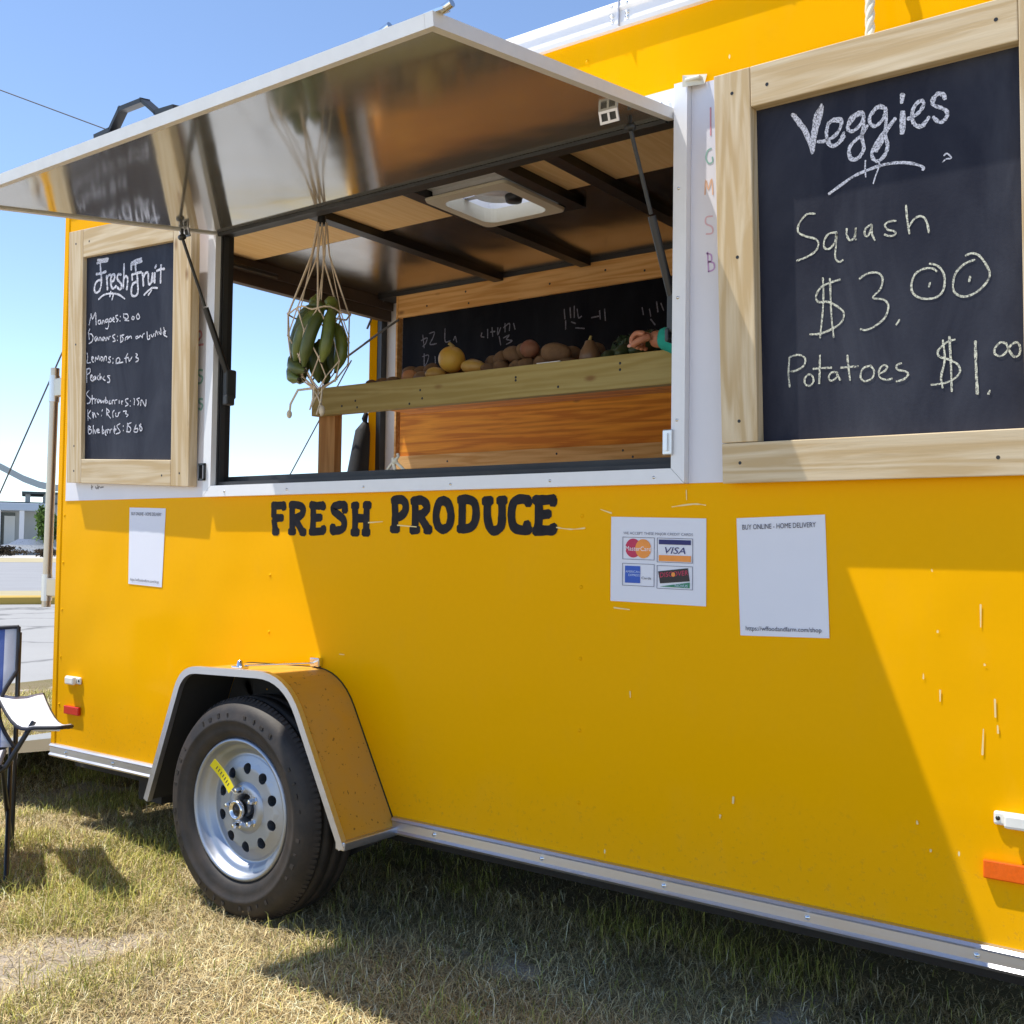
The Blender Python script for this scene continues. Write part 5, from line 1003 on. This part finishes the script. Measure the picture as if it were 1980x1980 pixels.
def build_person():
    px, py = -1.02, 0.34
    per = thing('person', (px, py, 0.42), 'person in a teal long-sleeved top resting a fist on the shelf edge', 'person')
    hx, hy_, hz = -1.600, 0.478, 1.766      # middle of the fist
    J = []; E = []
    def j(*a): J.append(a); return len(J) - 1
    pel = j(px, py, 1.28, 0.13, 0.11); bel = j(px, py, 1.42, 0.12, 0.10); che = j(px, py, 1.62, 0.15, 0.11); nk0 = j(px, py, 1.76, 0.06); nk1 = j(px - 0.01, py, 1.84, 0.05); E += [(pel, bel), (bel, che), (che, nk0), (nk0, nk1)]
    hd = [j(px - 0.02, py, 1.90, 0.075), j(px - 0.015, py, 1.98, 0.092), j(px, py, 2.06, 0.07)]; E += [(nk1, hd[0]), (hd[0], hd[1]), (hd[1], hd[2])]
    nose = j(px - 0.105, py, 1.955, 0.012); E += [(hd[1], nose)]
    # arm on the shelf: shoulder, elbow, wrist, palm, fingers
    sh = j(px - 0.04, py + 0.17, 1.71, 0.06); el = j(px - 0.22, py + 0.25, 1.60, 0.042); wr = j(hx + 0.050, hy_ + 0.010, hz + 0.004, 0.027); pa = j(hx + 0.010, hy_, hz + 0.004, 0.038, 0.031); E += [(che, sh), (sh, el), (el, wr), (wr, pa)]
    s2 = j(px - 0.02, py - 0.17, 1.71, 0.06); e2 = j(px + 0.02, py - 0.22, 1.46, 0.042); w2 = j(px - 0.10, py - 0.16, 1.26, 0.028); h2 = j(px - 0.14, py - 0.14, 1.20, 0.032); E += [(che, s2), (s2, e2), (e2, w2), (w2, h2)]
    for s in (-1, 1):
        hp_ = j(px, py + 0.09 * s, 1.20, 0.10); kn = j(px - 0.01, py + 0.10 * s, 0.86, 0.06); an = j(px, py + 0.10 * s, 0.50, 0.042); ft = j(px - 0.12, py + 0.11 * s, 0.455, 0.034); E += [(pel, hp_), (hp_, kn), (kn, an), (an, ft)]
    body = skin_mesh('body', J, E, 'skin', per)
    # the fist: four curled fingers and a thumb, each its own chain rooted in the palm
    for k, (dy, ln, rr_) in enumerate(((-0.034, 0.95, 0.0088), (-0.012, 1.05, 0.0092), (0.010, 1.0, 0.0090), (0.030, 0.85, 0.0080))):
        b = V(hx, hy_ + dy, hz + 0.010)
        ch = [b + V(0.018, 0, 0.004), b + V(-0.014 * ln, -0.001, 0.010), b + V(-0.030 * ln, -0.002, -0.004), b + V(-0.030 * ln, -0.003, -0.024), b + V(-0.012 * ln, -0.003, -0.032)]
        skin_mesh('finger', [(*p, rr_ * (1.1 - 0.06 * i)) for i, p in enumerate(ch)], [(i, i + 1) for i in range(4)], 'skin', body)
    th = [V(hx + 0.032, hy_ - 0.026, hz + 0.006), V(hx + 0.010, hy_ - 0.046, hz - 0.004), V(hx - 0.010, hy_ - 0.050, hz - 0.014), V(hx - 0.024, hy_ - 0.046, hz - 0.022)]
    skin_mesh('thumb', [(*p, r) for p, r in zip(th, (0.013, 0.0115, 0.0105, 0.009))], [(0, 1), (1, 2), (2, 3)], 'skin', body)
    m = MB().blob(th[3] + V(-0.002, -0.0085, 0.001), 0.006, (1.2, 0.35, 0.9), 2); m.build('thumbnail', 'nail', body)
    # clothes follow the same joints a little wider
    cu = V(*J[wr][:3]); JJ = [(px, py, 1.20, 0.145, 0.125), (px, py, 1.42, 0.135, 0.115), (px, py, 1.62, 0.165, 0.125), (px, py, 1.755, 0.075), (px - 0.04, py + 0.17, 1.71, 0.075), (px - 0.22, py + 0.25, 1.60, 0.055), (cu.x + 0.020, cu.y, cu.z, 0.040), (cu.x - 0.014, cu.y, cu.z, 0.037), (px - 0.02, py - 0.17, 1.71, 0.075), (px + 0.02, py - 0.22, 1.46, 0.055), (px - 0.09, py - 0.17, 1.28, 0.038)]
    skin_mesh('shirt', JJ, [(0, 1), (1, 2), (2, 3), (2, 4), (4, 5), (5, 6), (6, 7), (2, 8), (8, 9), (9, 10)], 'teal_cloth', per)
    JT = [(px, py, 1.25, 0.14, 0.12)]; ET = []
    for s in (-1, 1):
        b = len(JT); JT += [(px, py + 0.09 * s, 1.18, 0.112), (px - 0.01, py + 0.10 * s, 0.86, 0.075), (px, py + 0.10 * s, 0.52, 0.058)]; ET += [(0, b), (b, b + 1), (b + 1, b + 2)]
    skin_mesh('trousers', JT, ET, 'denim', per)
    m = MB().blob((px + 0.012, py, 2.035), 0.112, (1.0, 0.92, 0.95), 3, 0.03).blob((px + 0.06, py, 1.95), 0.085, (0.9, 1.0, 1.2), 3, 0.03); m.build('hair', 'hair', per)
    for s in (-1, 1):
        m = MB().blob((px - 0.098, py + 0.033 * s, 1.985), 0.011, (0.7, 1, 0.8), 2); m.build('eye', 'piping_black', body)
        m = MB().blob((px - 0.005, py + 0.094 * s, 1.965), 0.026, (0.7, 0.35, 1.2), 2); m.build('ear', 'skin', body)
    m = MB().blob((px - 0.092, py, 1.915), 0.018, (0.45, 1.3, 0.35), 2); m.build('mouth', 'red_potato', body)
build_person()

# ------------------------------------------------------------------ folding camp chair by the rear corner
CF, CLv, CO = V(0.86, -0.51, 0).normalized(), V(0.51, 0.86, 0).normalized(), V(-3.756, -0.639, 0)
ch = thing('folding_chair', (CO.x, CO.y, 0), 'blue and white folding camp chair with black frame', 'chair', None, math.atan2(CF.y, CF.x))
L = lambda f, l, z: V(f, l, z)
def lb(mb, name, mat, par): return mb.build(name, mat, par, True)
# backrest: fabric panel with black piping, narrowing at the waist
bk = MB(); nz, nl = 16, 10; vs = []
def half(z): t = (z - 0.40) / 0.42; return 0.312 - 0.055 * math.sin(min(1, max(0, (0.62 - t) / 0.62)) * math.pi) ** 1.0
for i in range(nz + 1):
    z = 0.40 + 0.42 * i / nz
    for jx in range(nl + 1):
        a = -1 + 2 * jx / nl; vs.append(L(-0.20 - 0.05 * (1 - a * a) - 0.06 * (i / nz) + 0.06 * (1 - i / nz), half(z) * a, z - 0.012 * (1 - a * a) * (i / nz)))
back = lb(MB().add(vs, [(i * (nl + 1) + k, i * (nl + 1) + k + 1, (i + 1) * (nl + 1) + k + 1, (i + 1) * (nl + 1) + k) for i in range(nz) for k in range(nl)], True), 'backrest', 'striped_fabric', ch)
so = back.modifiers.new('thickness', 'SOLIDIFY'); so.thickness = 0.006
edge_ = [vs[i * (nl + 1) + nl] for i in range(nz + 1)]; e2_ = [vs[i * (nl + 1)] for i in range(nz + 1)]; tp_e = [vs[nz * (nl + 1) + k] for k in range(nl + 1)]
lb(MB().tube(edge_, 0.007, 6).tube(e2_, 0.007, 6).tube(tp_e, 0.007, 6), 'piping', 'piping_black', back)
# seat
vs = []; ns = 8
for i in range(ns + 1):
    f = -0.16 + 0.40 * i / ns
    for jx in range(nl + 1):
        a = -1 + 2 * jx / nl; vs.append(L(f, 0.28 * a, 0.385 - 0.05 * (1 - a * a) * math.sin(math.pi * (0.15 + 0.7 * i / ns)) + 0.02 * (i / ns)))
seat = lb(MB().add(vs, [(i * (nl + 1) + k, i * (nl + 1) + k + 1, (i + 1) * (nl + 1) + k + 1, (i + 1) * (nl + 1) + k) for i in range(ns) for k in range(nl)], True), 'seat', 'striped_fabric', ch)
so = seat.modifiers.new('thickness', 'SOLIDIFY'); so.thickness = 0.006
lb(MB().tube([vs[i * (nl + 1) + nl] for i in range(ns + 1)], 0.008, 6).tube([vs[i * (nl + 1)] for i in range(ns + 1)], 0.008, 6).tube([vs[ns * (nl + 1) + k] for k in range(nl + 1)], 0.008, 6), 'piping', 'piping_black', seat)
for s in (1, -1):
    arm = MB(); vs = []; na = 8
    for i in range(na + 1):
        t = i / na; f = -0.21 + 0.60 * t; cl = 0.325 + 0.13 * t; wd = 0.075 * (1 - 0.25 * t) if t < 0.8 else 0.075 * 0.8 * max(0.12, math.sqrt(max(0, 1 - ((t - 0.8) / 0.2) ** 2)))
        zz = 0.575 - 0.05 * math.sin(math.pi * min(1, t * 1.05)) - 0.03 * t
        for q in (-1, -0.3, 0.3, 1): vs.append(L(f, s * (cl + wd * q), zz - 0.012 * (1 - q * q)))
    a_ = lb(MB().add(vs, [(i * 4 + k, i * 4 + k + 1, i * 4 + k + 5, i * 4 + k + 4) for i in range(na) for k in range(3)], True), 'armrest', 'paper', ch)
    so = a_.modifiers.new('thickness', 'SOLIDIFY'); so.thickness = 0.008
    lb(MB().tube([vs[i * 4] for i in range(na + 1)] + [vs[na * 4 + 3]] + [vs[i * 4 + 3] for i in range(na, -1, -1)], 0.0065, 6), 'piping', 'piping_black', a_)
    lb(MB().tube([L(-0.21, 0.31 * s, 0.0), L(-0.21, 0.315 * s, 0.56), L(-0.25, 0.315 * s, 0.80)], 0.0085, 8).blob(L(-0.21, 0.31 * s, 0.012), 0.02, (1, 1, 0.7), 2), 'back_post', 'tube_black', ch)
    lb(MB().tube([L(0.20, 0.38 * s, 0.54), L(0.22, 0.30 * s, 0.40), L(0.20, 0.10 * s, 0.26), L(0.22, -0.31 * s, 0.01)], 0.0085, 8).blob(L(0.22, -0.31 * s, 0.012), 0.02, (1, 1, 0.7), 2), 'front_leg', 'tube_black', ch)
    lb(MB().tube([L(0.22, 0.31 * s, 0.02), L(-0.20, 0.30 * s, 0.40)], 0.0085, 8), 'side_leg', 'tube_black', ch)
    lb(MB().tube([L(-0.21, 0.31 * s, 0.02), L(0.22, 0.29 * s, 0.40)], 0.0085, 8), 'side_leg', 'tube_black', ch)
    lb(MB().tube([L(-0.22, 0.30 * s, 0.02), L(-0.20, -0.29 * s, 0.40)], 0.0085, 8), 'rear_leg', 'tube_black', ch)

# ------------------------------------------------------------------ street side: buildings, cars, planting
def bgthing(name, s, w, label, cat, group=None): return thing(name, tuple(st(s, w)), label, cat, group, BROT)
ob = bgthing('office_building', 110, 0, 'low grey office building with a curved metal arch over its roof', 'building')
lb(MB().box((-14, 0, 0), (8, 14, 4.75)), 'wall', 'stucco_grey', ob)
lb(MB().box((-14, -3.2, 4.05), (2.0, -0.01, 4.72), 0.05), 'canopy', 'fascia', ob)
lb(MB().box((-14.4, -0.35, 4.755), (8.4, 14.3, 4.93)).box((-0.5, 1.0, 5.75), (8.2, 8, 5.98)), 'roof', 'roof_dark', ob)
lb(MB().box((-0.2, 1.4, 4.935), (0.25, 3, 5.75)).box((1.4, 1.4, 4.935), (8.0, 7.6, 5.75)), 'roof_house', 'stucco_grey', ob)
lb(MB().box((-9, -0.06, 0.1), (-1.0, -0.005, 3.9)), 'shopfront', 'dark_glass', ob)
for x in (-5.2, -2.55, -0.62): lb(MB().box((x, -3.0, 0.0), (x + 0.40, -2.6, 4.045)), 'column', 'pillar_white', ob)
lb(MB().box((-1.9, -0.12, 0.0), (-1.0, -0.065, 3.6)), 'window_panel', 'stucco_white', ob)
am = MB(); arc = [L(-9, 0.2, 10.6), L(-6.5, 0.2, 9.75), L(-4.2, 0.2, 8.75), L(-2.1, 0.2, 7.72), L(-0.4, 0.2, 6.82), L(1.0, 0.2, 6.3), L(2.4, 0.2, 6.05), L(8.0, 0.2, 5.99)]
for a, b in zip(arc[:-1], arc[1:]): am.obox(a, b - a, V(0, 0.6, 0), V(0, 0, 0.62))
lb(am, 'arch', 'arch_metal', ob)
wb = bgthing('white_building', 112, 22.6, 'white flat-roofed block with rooftop box seen through the rear doorway', 'building')
lb(MB().box((-7, 0, 0), (9, 12, 7.0)), 'wall', 'stucco_white', wb); lb(MB().box((-0.95, 1, 7.005), (0.95, 4, 8.15)), 'rooftop_box', 'stucco_white', wb); lb(MB().box((-1.1, 0.85, 8.155), (1.1, 4.1, 8.32)), 'cap', 'stucco_grey', wb)
lb(MB().box((-7.2, -0.2, 7.005), (-1.0, 12.2, 7.2)), 'roof_edge', 'stucco_grey', wb)
def car(s, w, rz, mat, label, hatch=False):
    t = thing('parked_car', tuple(st(s, w)), label, 'car', 'cars parked across the road', BROT + rz)
    pr = [(-2.2, 0.35), (-2.25, 0.75), (-1.9, 0.92), (-1.2, 0.98), (-0.55, 1.42), (0.75, 1.45), (1.45, 1.02), (2.1, 0.92), (2.2, 0.6), (2.15, 0.32)]
    bm = bmesh.new(); va = [bm.verts.new((x, -0.85 + (0.14 if z > 1.1 else 0), z)) for x, z in pr]; vb = [bm.verts.new((x, 0.85 - (0.14 if z > 1.1 else 0), z)) for x, z in pr]
    bm.faces.new(va); bm.faces.new(list(reversed(vb))); n = len(pr)
    for i in range(n): bm.faces.new((va[i], vb[i], vb[(i + 1) % n], va[(i + 1) % n]))
    bmesh.ops.recalc_face_normals(bm, faces=bm.faces); bmesh.ops.bevel(bm, geom=bm.edges[:], offset=0.06, segments=2, affect='EDGES')
    b = lb(MB().frombm(bm), 'body', mat, t)
    lb(MB().prism([(-1.05, -0.795, 1.03), (-0.5, -0.735, 1.36), (0.1, -0.735, 1.38), (0.1, -0.795, 1.03)], (0, -0.02, 0)).prism([(0.2, -0.795, 1.03), (0.2, -0.735, 1.38), (0.7, -0.735, 1.38), (1.2, -0.795, 1.03)], (0, -0.02, 0)), 'side_windows', 'dark_glass', t)
    for x in (-1.4, 1.35):
        for y in (-0.80, 0.62): wv = lb(MB().lathe([(0.0001, 0), (0.22, 0), (0.31, 0.03), (0.31, 0.17), (0.0001, 0.18)], (x, y, 0.31), 'y', 20), 'wheel', 'tyre_rubber', t)
    for y in (-0.6, 0.6): lb(MB().box((2.14, y - 0.16, 0.66), (2.24, y + 0.16, 0.80), 0.02), 'headlight', 'lens_white', t)
car(100, 0.15, math.pi, 'car_silver', 'silver car across the road, behind the metal pole')
car(102, -4.9, math.pi, 'car_blue', 'dark blue car across the road at the photo left edge')
def foliage(name, base, h, rx, ry, z0, n, size, label, cat, hue, seed, trunk=True, group=None):
    """trunk with limbs, leaf faces in clumps through the crown"""
    rr = np.random.default_rng(seed); t = thing(name, tuple(base), label, cat, group)
    b = Vector(base); cl = rr.uniform(-1, 1, (26, 3)); cl = cl[(cl ** 2).sum(1) < 1][:14]
    ci = rr.integers(0, len(cl), n); p = cl[ci] * 0.72 + rr.normal(0, 0.2, (n, 3))
    P = np.stack([b.x + p[:, 0] * rx, b.y + p[:, 1] * ry, b.z + (z0 + h) / 2 + p[:, 2] * (h - z0) / 2], 1); P[:, 2] = np.maximum(P[:, 2], 0.05)
    a = rr.normal(0, 1, (n, 3)); a /= np.linalg.norm(a, axis=1)[:, None]; c = np.cross(a, rr.normal(0, 1, (n, 3))); c /= np.linalg.norm(c, axis=1)[:, None]
    s = (size * rr.uniform(0.6, 1.3, n))[:, None]
    vs = np.stack([P - a * s, P + c * s * 0.5, P + a * s, P - c * s * 0.5], 1).reshape(-1, 3) - np.array(base)
    cc = np.array(hue)[None] * rr.uniform(0.55, 1.5, (len(cl), 1))[ci] * rr.uniform(0.7, 1.3, (n, 1))
    quads('crown' if trunk else 'leaves', vs, cc, 'leaf', t, 4)
    if trunk:
        m = MB().tube([b, b + V(0.05, 0, z0 * 0.6), b + V(0, 0.05, z0 + (h - z0) * 0.5)], [rx * 0.09, rx * 0.07, rx * 0.04], 8)
        for q in cl[:6]: m.tube([b + V(0, 0, z0 * 0.9), b + V(q[0] * rx * 0.35, q[1] * ry * 0.35, (z0 + h) / 2 + q[2] * (h - z0) * 0.2), b + V(q[0] * rx * .7, q[1] * ry * .7, (z0 + h) / 2 + q[2] * (h - z0) * 0.35)], [rx * .04, rx * .025, rx * .01], 6)
        m.build('trunk', 'trunk', t)
    return t
def quads(name, verts, colors, mat, parent, per):
    """many separate small faces (per verts each) as one mesh with a colour attribute"""
    n = len(verts) // per; me = bpy.data.meshes.new(name); me.vertices.add(len(verts)); me.vertices.foreach_set('co', np.asarray(verts, np.float32).ravel())
    me.loops.add(n * per); me.loops.foreach_set('vertex_index', np.arange(n * per, dtype=np.int32)); me.polygons.add(n); me.polygons.foreach_set('loop_start', np.arange(0, n * per, per, dtype=np.int32)); me.polygons.foreach_set('loop_total', np.full(n, per, np.int32))
    at = me.attributes.new('col', 'FLOAT_COLOR', 'POINT'); c4 = np.ones((len(verts), 4), np.float32); c4[:, :3] = np.repeat(colors, per, 0); at.data.foreach_set('color', c4.ravel())
    me.update(); me.validate(); me.materials.append(MATS[mat]); o = bpy.data.objects.new(name, me); col.objects.link(o)
    if parent: o.parent = parent; ORG[o] = ORG[parent]
    return o
foliage('ornamental_tree', st(98, 1.5), 4.3, 0.95, 0.9, 0.9, 1500, 0.20, 'small green tree in front of the grey office wall', 'tree', (0.09, 0.15, 0.03), 5)
foliage('shrub', st(97, 2.9), 4.0, 0.6, 0.6, 0.3, 1100, 0.17, 'tall mixed shrub between the pole and trailer corner', 'shrub', (0.13, 0.11, 0.045), 6)
foliage('hedge', st(92, -2.2), 0.85, 2.4, 2.4, 0.05, 2600, 0.10, 'low brown clipped hedge along the far verge', 'hedge', (0.055, 0.04, 0.022), 8, False)
foliage('hedge', st(92, 1.4), 0.75, 1.2, 1.2, 0.05, 1300, 0.10, 'short brown hedge in front of the silver car', 'hedge', (0.06, 0.042, 0.024), 9, False)
a, b = V(-29.217, 12.824, 13.761), V(-26.846, 14.624, 12.704)
pts = [a + (b - a) * t - V(0, 0, 0.02 * t * (1 - t)) for t in (-8, -4, -2, 0, 1, 2.5, 4)]
lone(MB().tube(pts, 0.016, 6), 'power_line', 'cable', tuple(pts[-1]), 'overhead wire crossing the sky toward the awning handle', 'wire')
up_ = thing('utility_pole', (pts[-1].x, pts[-1].y, 0), 'wooden utility pole carrying the overhead wire', 'pole')
MB().tube([(pts[-1].x, pts[-1].y, 0), (pts[-1].x, pts[-1].y, pts[-1].z + 0.25)], [0.13, 0.09], 10).build('shaft', 'trunk', up_)
MB().tube([(pts[-1].x - .1, pts[-1].y, pts[-1].z + 0.06), (pts[-1].x + .1, pts[-1].y, pts[-1].z + 0.06)], 0.05, 8).build('insulator', 'lens_white', up_)

# ------------------------------------------------------------------ turf: blades over the part of the lawn in view
def vnoise(x, y, seed):
    r = np.random.default_rng(seed); g = r.random((64, 64)); xi = np.floor(x).astype(int); yi = np.floor(y).astype(int); fx = x - xi; fy_ = y - yi; fx = fx * fx * (3 - 2 * fx); fy_ = fy_ * fy_ * (3 - 2 * fy_)
    G4 = lambda a, b: g[a % 64, b % 64]
    return (G4(xi, yi) * (1 - fx) + G4(xi + 1, yi) * fx) * (1 - fy_) + (G4(xi, yi + 1) * (1 - fx) + G4(xi + 1, yi + 1) * fx) * fy_
def relief(x, y): return (vnoise(x * 1.3 + 9, y * 1.3 + 4, 31) - 0.5) * 0.035 + (vnoise(x * 5 + 2, y * 5, 32) - 0.5) * 0.022 + 0.012
def bareness(x, y): return np.clip((vnoise(x * 2.2 + 5, y * 2.2, 3) * 0.6 + vnoise(x * 6, y * 6, 4) * 0.4 - 0.69) / 0.14, 0, 1)
def soil():
    nx, ny = 330, 200; X, Y = np.meshgrid(np.linspace(-8.4, 1.0, nx), np.linspace(-1.9, 4.2, ny)); x, y = X.ravel(), Y.ravel()
    edge = np.minimum(np.minimum((x + 8.4) / 0.5, (1.0 - x) / 0.5), np.minimum((y + 1.9) / 0.4, (4.2 - y) / 0.4)).clip(0, 1)
    v = np.stack([x, y, 0.003 + relief(x, y).clip(-0.001, 1) * edge], 1); q = np.arange(nx * ny).reshape(ny, nx)
    f = np.stack([q[:-1, :-1], q[:-1, 1:], q[1:, 1:], q[1:, :-1]], -1).reshape(-1, 4)
    me = bpy.data.meshes.new('lawn_soil'); me.from_pydata(v.tolist(), [], f.tolist()); me.polygons.foreach_set('use_smooth', [True] * len(f))
    at = me.attributes.new('bare', 'FLOAT', 'POINT'); at.data.foreach_set('value', bareness(x, y).astype(np.float32)); me.update(); me.materials.append(MATS['dry_turf'])
    o = bpy.data.objects.new('lawn_soil', me); col.objects.link(o); o['kind'] = 'structure'
soil()
def turf():
    N = 1250000; r = np.random.default_rng(21)
    x = r.uniform(-9.0, 0.9, N); y = r.uniform(-1.7, 4.2, N)
    C = np.array([0, -2.355, 0]); f = np.array(fwd); rr_ = np.array(r2); uu = np.array(u2)
    d = np.stack([x, y + 2.355, np.full(N, -CAM_H)], 1); zc = d @ f; px = 990 + 2076.4 * (d @ rr_) / zc; py = 990 - 2076.4 * (d @ uu) / zc
    dist = np.hypot(x, y + 2.355)
    s_along = (x - ORIG.x) * G.x + (y - ORIG.y) * G.y
    keep = (zc > 0.3) & (px > -90) & (px < 2070) & (py < 2080) & (s_along < 8.8) & ~((y > 0.45) & (x > -4.4) & (r.random(N) > 0.25))
    bare = bareness(x, y)
    keep &= r.random(N) < np.clip(1.15 - 0.95 * bare, 0.25, 1) * np.clip((4.2 / np.maximum(dist, 1)) ** 1.2, 0.2, 1)
    x, y, bare, dist = x[keep], y[keep], bare[keep], dist[keep]; n = len(x)
    gr = vnoise(x * 1.5, y * 1.5, 7) * 0.55 + vnoise(x * 5, y * 5, 8) * 0.45
    green = r.random(n) < np.clip((gr - 0.48) * 2.6, 0.04, 0.45)
    h = r.uniform(0.014, 0.052, n) * np.where(green, 1.2, 1.0) * (0.7 + 0.6 * vnoise(x * 3, y * 3, 9)) * np.where(r.random(n) < 0.05, 1.7, 1.0)
    lean = np.where(green, r.uniform(0.15, 1.3, n), r.uniform(0.6, 4.5, n)); th = r.uniform(0, 6.283, n); w = r.uniform(0.0006, 0.0013, n) * (1 + 0.10 * np.maximum(dist - 3, 0))
    dx, dy = np.cos(th), np.sin(th); sx, sy = -dy, dx; L_ = h / np.sqrt(1 + lean ** 2) ; 
    h2 = L_ * 1.0; run = h * lean / np.sqrt(1 + lean ** 2) * 1.5
    z = 0.003 + relief(x, y).clip(-0.001, 1); twist = r.uniform(-0.45, 0.45, n)
    b0 = np.stack([x - sx * w, y - sy * w, z - 0.003], 1); b1 = np.stack([x + sx * w, y + sy * w, z - 0.003], 1)
    mx = x + dx * run * 0.38; my = y + dy * run * 0.38; m0 = np.stack([mx - sx * w * .8, my - sy * w * .8, z + h2 * 0.72], 1); m1 = np.stack([mx + sx * w * .8, my + sy * w * .8, z + h2 * 0.72], 1)
    t0 = np.stack([x + dx * run + sx * twist * h, y + dy * run + sy * twist * h, z + h2 * np.where(lean > 1.6, 0.55, 1.0)], 1)
    v = np.stack([b0, b1, m1, m0, t0], 1).reshape(-1, 3)
    straw = np.array([0.70, 0.56, 0.28]); tan = np.array([0.48, 0.35, 0.17]); pale = np.array([0.86, 0.75, 0.48]); gg = np.array([0.24, 0.28, 0.05]); yg = np.array([0.54, 0.49, 0.12])
    q = r.random((n, 1)); cdry = np.where(q < 0.45, straw, np.where(q < 0.8, tan, pale)); cgr = np.where(r.random((n, 1)) < 0.30, gg, yg)
    c = np.where(green[:, None], cgr, cdry) * r.uniform(0.5, 1.3, (n, 1)) * (0.72 + 0.5 * vnoise(x * 2.3, y * 2.3, 41) * 0.6 + 0.5 * vnoise(x * 9, y * 9, 42) * 0.4)[:, None]; c = np.clip(c, 0, 0.92)
    me = bpy.data.meshes.new('grass'); me.vertices.add(5 * n); me.vertices.foreach_set('co', v.astype(np.float32).ravel())
    base = np.arange(n, dtype=np.int32)[:, None] * 5; idx = (base + np.array([[0, 1, 2, 3, 3, 2, 4]], np.int32)).ravel()
    me.loops.add(7 * n); me.loops.foreach_set('vertex_index', idx); me.polygons.add(2 * n)
    me.polygons.foreach_set('loop_start', (np.arange(n, dtype=np.int32)[:, None] * 7 + np.array([[0, 4]], np.int32)).ravel()); me.polygons.foreach_set('loop_total', np.tile(np.array([4, 3], np.int32), n))
    ca = me.attributes.new('col', 'FLOAT_COLOR', 'POINT'); c4 = np.ones((5 * n, 4), np.float32); c4[:, :3] = np.repeat(c, 5, 0); ca.data.foreach_set('color', c4.ravel())
    me.update(); me.validate(); me.materials.append(MATS['grass_blade']); o = bpy.data.objects.new('grass', me); col.objects.link(o); o['kind'] = 'stuff'; tag(o, 'short dry straw-coloured lawn with green tufts', 'grass')
turf()
# a few small stones in the bare patches
def stones():
    r = random.Random(4); spots = [(-1.965, -0.53, 'pale flat stone at the bottom edge of the awning shadow', 0.030)]
    for i, (x, y, lb_, s) in enumerate(spots):
        mb = MB().blob((x, y, 0.010), s, (1.3, 1, 0.28), 3, 0.18, None, i); lone(mb, 'stone', 'lot_concrete', (x, y, 0), lb_, 'stone')
stones()
bpy.context.view_layer.update()
